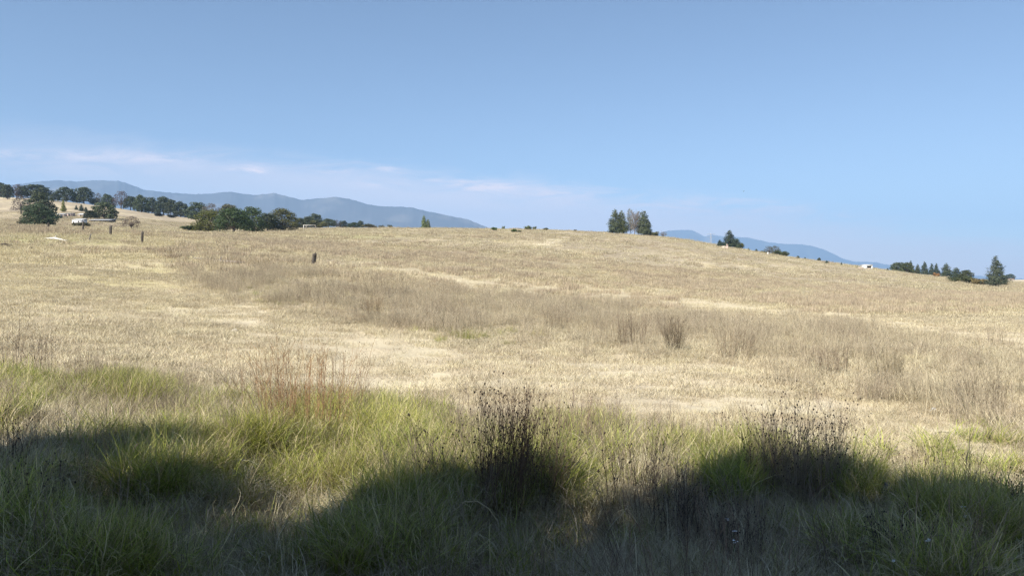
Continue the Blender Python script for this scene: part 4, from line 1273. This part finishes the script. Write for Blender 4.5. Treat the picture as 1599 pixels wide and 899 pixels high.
def lump(name, px, row, wpx, hpx, mat, label, cat, seed, Yr=None):
    Y = find_Y(px, row, *Yr) if Yr else near_row(px, row)
    x_, y_, z_ = ground_at(px, Y); w = wpx * Y / F; h = hpx * Y / F
    g = np.random.default_rng(seed); mb = MB(); V = []; R_, S_ = 7, 12
    for i in range(R_):
        el = math.pi / 2 * i / (R_ - 1) - .35 * (1 - i / (R_ - 1))
        for k in range(S_):
            a = 2 * math.pi * k / S_; f = 1 + g.normal(0, .10)
            V.append((w / 2 * math.cos(el) * math.cos(a) * f, w / 3 * math.cos(el) * math.sin(a) * f, h * math.sin(el) * (1 + g.normal(0, .08))))
    Q = [(i * S_ + k, i * S_ + (k + 1) % S_, (i + 1) * S_ + (k + 1) % S_, (i + 1) * S_ + k) for i in range(R_ - 1) for k in range(S_)]
    mb.add(V, Q)
    o = link(name, mb.mesh(name, mat, True), loc=(x_, y_, z_)); o.rotation_euler = (0, 0, g.uniform(0, .8)); tag(o, label, cat)


lump('earth_mound', 7, 385, 24, 5, M_soil, 'dark earth mound on the greenish bank at the left edge', 'mound', 1, (35, 70))
lump('earth_mound', 47, 388, 13, 2.5, M_soil, 'small dark flat mound right of the mound at the left edge', 'mound', 2, (35, 70))
lump('stone', 1458, 643, 12, 7, M_stone, 'whitish stone on the cut strip near the right weeds', 'stone', 3)
lump('stone', 366, 517, 12, 3, M_stone, 'flat pale stone lying in the short grass left of centre', 'stone', 4)
lump('stone', 1289, 655, 8, 4, M_stone, 'small pale stone behind the bushy seed-headed weeds', 'stone', 5)
lump('stone', 1386, 772, 26, 20, mat_plain('bluish_stone', (.12, .13, .16), .7, .3, 12), 'dark bluish-grey stone half hidden in the verge at right', 'stone', 6)
Yk = near_row(1472, 680); xk, yk, zk = ground_at(1472, Yk)
mb = MB(); mb.tube([(-.11, 0, .02), (0, .01, .035), (.13, -.01, .02)], [.007, .011, .005], 6)
tag(link('stick', mb.mesh('stick', M_post, True), loc=(xk, yk, zk + .02)), 'short dark stick lying on the pale cut strip at right', 'stick')


# small white flowers in the shade
def flower(px, row, hpx, label, seed):
    Y = near_row(px, row + hpx); x_, y_, z_ = ground_at(px, Y); h = hpx * Y / F
    g = np.random.default_rng(seed)
    e = bpy.data.objects.new('wild_flower', None); COL.objects.link(e); e.location = (x_, y_, z_)
    mb = MB(); top = np.array([g.normal(0, .02), g.normal(0, .02), h])
    mb.tube([(0, 0, -.02), top * [.4, .6, .5], top], [.0035, .003, .002], 4, (.09, .12, .05)); link('stem', mb.mesh('stem', M_weed), e)
    mb = MB()
    for f in range(3):
        c = top + g.normal(0, .012, 3) * [1, 1, .4]
        for k in range(6):
            a = k * math.pi / 3 + g.uniform(0, .3); r = .014 * g.uniform(.8, 1.2)
            d = np.array([math.cos(a), math.sin(a), .35]); s_ = np.array([-math.sin(a), math.cos(a), 0]) * .004
            mb.add([c, c + d * r * .6 + s_, c + d * r, c + d * r * .6 - s_], [(0, 1, 2, 3)])
    link('petals', mb.mesh('petals', M_petal), e)
    tag(e, label, 'flower', 'small white wild flowers in the shade')


for i, (a_, b_, l_) in enumerate([(1500, 797, 'white flower head in the big green tussock at lower right'), (1509, 805, 'white flower just below the one in the big lower-right tussock'),
                                  (1136, 811, 'white flower in shade under the lone green tussock'), (1147, 830, 'second white flower below the one under the lone green tussock'),
                                  (1142, 846, 'lowest white flower under the lone green tussock'), (1397, 877, 'pale flower in the shaded grass at bottom right'), (1440, 846, 'pale flower at the foot of the big lower-right tussock')]):
    flower(a_, b_, 60, l_, 800 + i)

# bent pale stalk arched in the dark weeds
Yb_ = near_row(745, 800); xb, yb, zb = ground_at(745, Yb_ - .35)
mb = MB(); kk = Yb_ / F
mb.tube([(-.22, 0, .30), (-.10, 0, .40), (.0, .02, .40), (.10, .03, .33), (.17, .03, .22), (.2, .03, -.02)], [.003, .006, .006, .006, .005, .005], 5, (.42, .33, .2))
tag(link('bent_stalk', mb.mesh('bent_stalk', M_weed, True), loc=(xb, yb, zb)), 'pale bent stalk arching in front of the tallest dark weeds', 'stalk')


# ------------------------------------------------------------------ farm buildings and huts
def root(name, px, Y, label, cat, rot=0):
    x_, y_, z_ = ground_at(px, Y)
    e = bpy.data.objects.new(name, None); COL.objects.link(e); e.location = (x_, y_, z_); e.rotation_euler = (0, 0, rot); tag(e, label, cat)
    return e


def part(name, e, mat, boxes, m=None):
    mb = MB()
    for b in boxes: mb.box(*b)
    return link(name, mb.mesh(name, mat), e)


def shed(px, base, wpx, hpx, Yr, dep, label, wall, roofm, name='farm_shed', openings=(), rot=0.0, slope=.25, overhang=.2):
    Y = find_Y(px, base, *Yr); e = root(name, px, Y, label, 'shed', rot)
    w = wpx * Y / F; h = hpx * Y / F
    wh = h * (1 - slope)
    part('wall', e, wall, [(-w / 2, w / 2, 0, .18, -.5, wh), (-w / 2, w / 2, dep - .18, dep, -.5, h - .05), (-w / 2, -w / 2 + .18, .183, dep - .183, -.5, wh - .02), (w / 2 - .18, w / 2, .183, dep - .183, -.5, wh - .02)])
    mb = MB(); o_ = overhang; nrib = max(4, int(w / .5)); V, Q = [], []
    for k in range(nrib * 4 + 1):
        xx = -w / 2 - o_ + (w + 2 * o_) * k / (nrib * 4); zz = .03 * math.sin(k * math.pi / 2)
        V += [(xx, -o_, wh + zz), (xx, dep + o_, h + zz), (xx, -o_, wh + zz + .05), (xx, dep + o_, h + zz + .05)]
        if k:
            b = (k - 1) * 4
            Q += [(b, b + 1, b + 5, b + 4), (b + 2, b + 6, b + 7, b + 3), (b, b + 4, b + 6, b + 2), (b + 1, b + 3, b + 7, b + 5)]
    b = len(V) - 4; Q += [(0, 2, 3, 1), (b, b + 1, b + 3, b + 2)]
    mb.add(V, Q); link('roof', mb.mesh('roof', roofm), e)
    for (nm, a0, a1, z0, z1) in openings:
        part(nm, e, M_opening_shade, [(-w / 2 + w * a0, -w / 2 + w * a1, -.03, -.004, wh * z0, wh * z1)])  # flat panel on a solid wall, its dark colour painted as inner shade
    return e


shed(120, 349, 15, 8.5, (215, 262), 3.0, 'white farm building with pale roof behind the low round bush', M_white, M_white, openings=(('doorway', .08, .24, 0, .55), ('window', .6, .72, .4, .7)), slope=.35)
shed(126, 338, 10, 5.5, (270, 320), 2.5, 'small shed with a whitish roof just above the white farm building', M_beige, M_white, openings=(('doorway', .4, .6, 0, .8),), slope=.45)
shed(105, 338, 11, 6, (270, 320), 3, 'pinkish-white shed with dark openings at the upper left of the farm', M_pink, M_tin, openings=(('doorway', .05, .3, 0, .85), ('doorway', .65, .9, 0, .85)))
shed(94, 338, 12, 5.5, (270, 320), 3, 'low beige shed with pale roof at the left end of the farm', M_beige, M_tin, openings=(('doorway', .5, .8, 0, .8),), slope=.4)
shed(87, 341, 8, 5, (255, 300), 2.5, 'tiny pale lean-to beside the shadow of the big oaks', M_beige, M_white, slope=.5)
shed(155, 347, 32, 6.0, (225, 265), 4, 'long low open shed with a pale metal roof under the round oak', M_post, M_tin, openings=(('bay', .04, .30, 0, .9), ('bay', .36, .62, 0, .9), ('bay', .68, .95, 0, .9)), slope=.45)

# rustic frame near the trailing trees
Y_ = find_Y(480, 358, 200, 300); e = root('wooden_frame', 480, Y_, 'pale rustic timber frame standing at the field edge right of the grove', 'frame')
u_ = Y_ / F
part('upright', e, M_log, [(-6.2 * u_, -5.3 * u_, -.1, .1, -.3, 6 * u_)]); part('upright', e, M_greylog, [(-2.4 * u_, -1.2 * u_, -.1, .1, -.3, 6 * u_)])
part('crossbar', e, M_log, [(-6.8 * u_, 13 * u_, -.08, .08, 6 * u_ + .003, 6.7 * u_)]); part('upright', e, M_greylog, [(12 * u_, 12.8 * u_, -.1, .1, -.3, 6 * u_)])

# ruined hut by the conifer on the ridge
Y_ = find_Y(1135, 388, 200, 250); e = root('ruined_hut', 1135, Y_, 'small ruined hut with beige wall and pale pillar in front of the dense conifer', 'hut')
u_ = Y_ / F
part('wall', e, M_beige, [(-6.5 * u_, -.8 * u_, 0, .3, -.6, 4.8 * u_), (-6.5 * u_, -6.5 * u_ + .25, .303, 1.8, -.6, 4.2 * u_)])
part('pillar', e, M_pink, [(-.6 * u_, 2.0 * u_, -.1, .5, -.6, 5.0 * u_), (-.3 * u_, .7 * u_, -.05, .4, 5.0 * u_ + .002, 8.2 * u_), (1.1 * u_, 1.9 * u_, -.05, .4, 5.0 * u_ + .002, 6.8 * u_)])
part('window', e, M_opening_shade, [(-4.6 * u_, -3.0 * u_, -.03, -.003, 1.8 * u_, 3.4 * u_)])
# white marker post near ridge pair
Y_ = find_Y(1199, 396.5, 200, 260); u_ = Y_ / F; e = root('white_marker', 1199, Y_, 'short whitish marker post below the ridge pair of trees', 'post')
part('post', e, M_white, [(-.9 * u_, .9 * u_, -.15, .15, -.3, 3.6 * u_)]); part('cap', e, M_white, [(-1.2 * u_, 1.2 * u_, -.2, .2, 3.6 * u_ + .003, 4.1 * u_)])

# white shed on the right ridge
Y_ = find_Y(1356, 421, 215, 262); u_ = Y_ / F
e = root('white_shed', 1356, Y_, 'small bright white shed with one open dark bay on the right ridge', 'shed', .0)
part('wall', e, M_white, [(-6.2 * u_, -2.0 * u_, 0, 2.6, -.5, 7.0 * u_), (5.4 * u_, 6.4 * u_, 0, 2.6, -.5, 7.0 * u_), (-2.0 * u_ + .003, 5.4 * u_ - .003, 2.4, 2.597, -.5, 7 * u_)])
part('roof', e, M_white, [(-6.7 * u_, 6.9 * u_, -.15, 2.8, 7.0 * u_ + .003, 8.1 * u_)])
part('lintel', e, M_white, [(-2.0 * u_ + .004, 5.4 * u_ - .004, .05, .25, 5.4 * u_, 7.0 * u_)])
part('low_wall', e, M_beige, [(-2.0 * u_ + .004, 5.4 * u_ - .004, .1, .25, -.5, 2.6 * u_)])
Y2 = find_Y(1345, 419.5, 225, 270); e = root('garden_wall', 1345, Y2, 'low pinkish wall joining the left side of the white shed', 'wall')
part('panel', e, M_pink, [(-5 * u_, 3.0 * u_, 0, .2, -.4, 2.2 * u_)]); part('coping', e, M_stone, [(-5.1 * u_, 3.1 * u_, -.03, .23, 2.2 * u_ + .003, 2.5 * u_)])
# beige far hut
Y_ = 500; e = root('far_hut', 1579, Y_, 'tiny beige hut below the far tree at the right edge', 'hut'); u_ = Y_ / F
part('wall', e, M_beige, [(-5 * u_, 5 * u_, 0, 3, -1, 2.2 * u_)]); part('roof', e, M_pink, [(-5.4 * u_, 5.4 * u_, -.3, 3.3, 2.2 * u_ + .003, 2.9 * u_)]); part('doorway', e, M_opening_shade, [(-1 * u_, .4 * u_, -.05, -.003, 0, 1.7 * u_)])

# lattice mast far away
Y_ = 900; x_, y_, z_ = ground_at(1110, Y_); mb = MB()
topz = ZC + (HZ - 364) / F * Y_ - z_; bw = 2.6
for sx in (-1, 1):
    for sy in (-1, 1):
        mb.tube([(sx * bw, sy * bw, -1), (sx * .4, sy * .4, topz)], [.12, .08], 4)
nlev = 10
for k in range(nlev):
    for f0, f1 in ((-1, 1), (1, -1)):
        za, zb_ = topz * k / nlev, topz * (k + 1) / nlev; wa = bw + (.4 - bw) * k / nlev; wb_ = bw + (.4 - bw) * (k + 1) / nlev
        for sy in (-1, 1):
            mb.tube([(f0 * wa, sy * wa, za), (f1 * wb_, sy * wb_, zb_)], [.06, .06], 3)
e = bpy.data.objects.new('lattice_mast', None); COL.objects.link(e); e.location = (x_, y_, z_)
link('tower_frame', mb.mesh('tower_frame', M_steel), e)
mb = MB()
for zz in (.78, .88, .97): mb.tube([(-5, 0, topz * zz), (5, 0, topz * zz)], [.12, .12], 4)
link('crossarm', mb.mesh('crossarm', M_steel), e)
tag(e, 'faint lattice mast far away left of the dense ridge conifer', 'mast')

# small bird in the sky
Y_ = 160; e = bpy.data.objects.new('bird', None); COL.objects.link(e)
e.location = ((1161 - CX) / F * Y_, Y_, ZC + (HZ - 299) / F * Y_)
mb = MB(); mb.tube([(-.16, 0, 0), (-.08, 0, .02), (.05, 0, .02), (.14, 0, .05), (.2, 0, .04)], [.01, .045, .05, .03, .008], 7); link('body', mb.mesh('body', M_bird, True), e)
for s_ in (-1, 1):
    mb = MB(); mb.add([(.07, 0, .03), (.09, s_ * .2, .14), (.0, s_ * .46, .10), (-.05, s_ * .2, .12), (-.07, 0, .03), (.07, 0, .045), (.0, s_ * .2, .15)], [(0, 1, 3, 4)], [(1, 2, 3), (5, 6, 1)]); link('wing', mb.mesh('wing', M_bird), e)
e.rotation_euler = (.2, .1, .9)
tag(e, 'tiny dark bird gliding in the sky above the right ridge', 'bird')
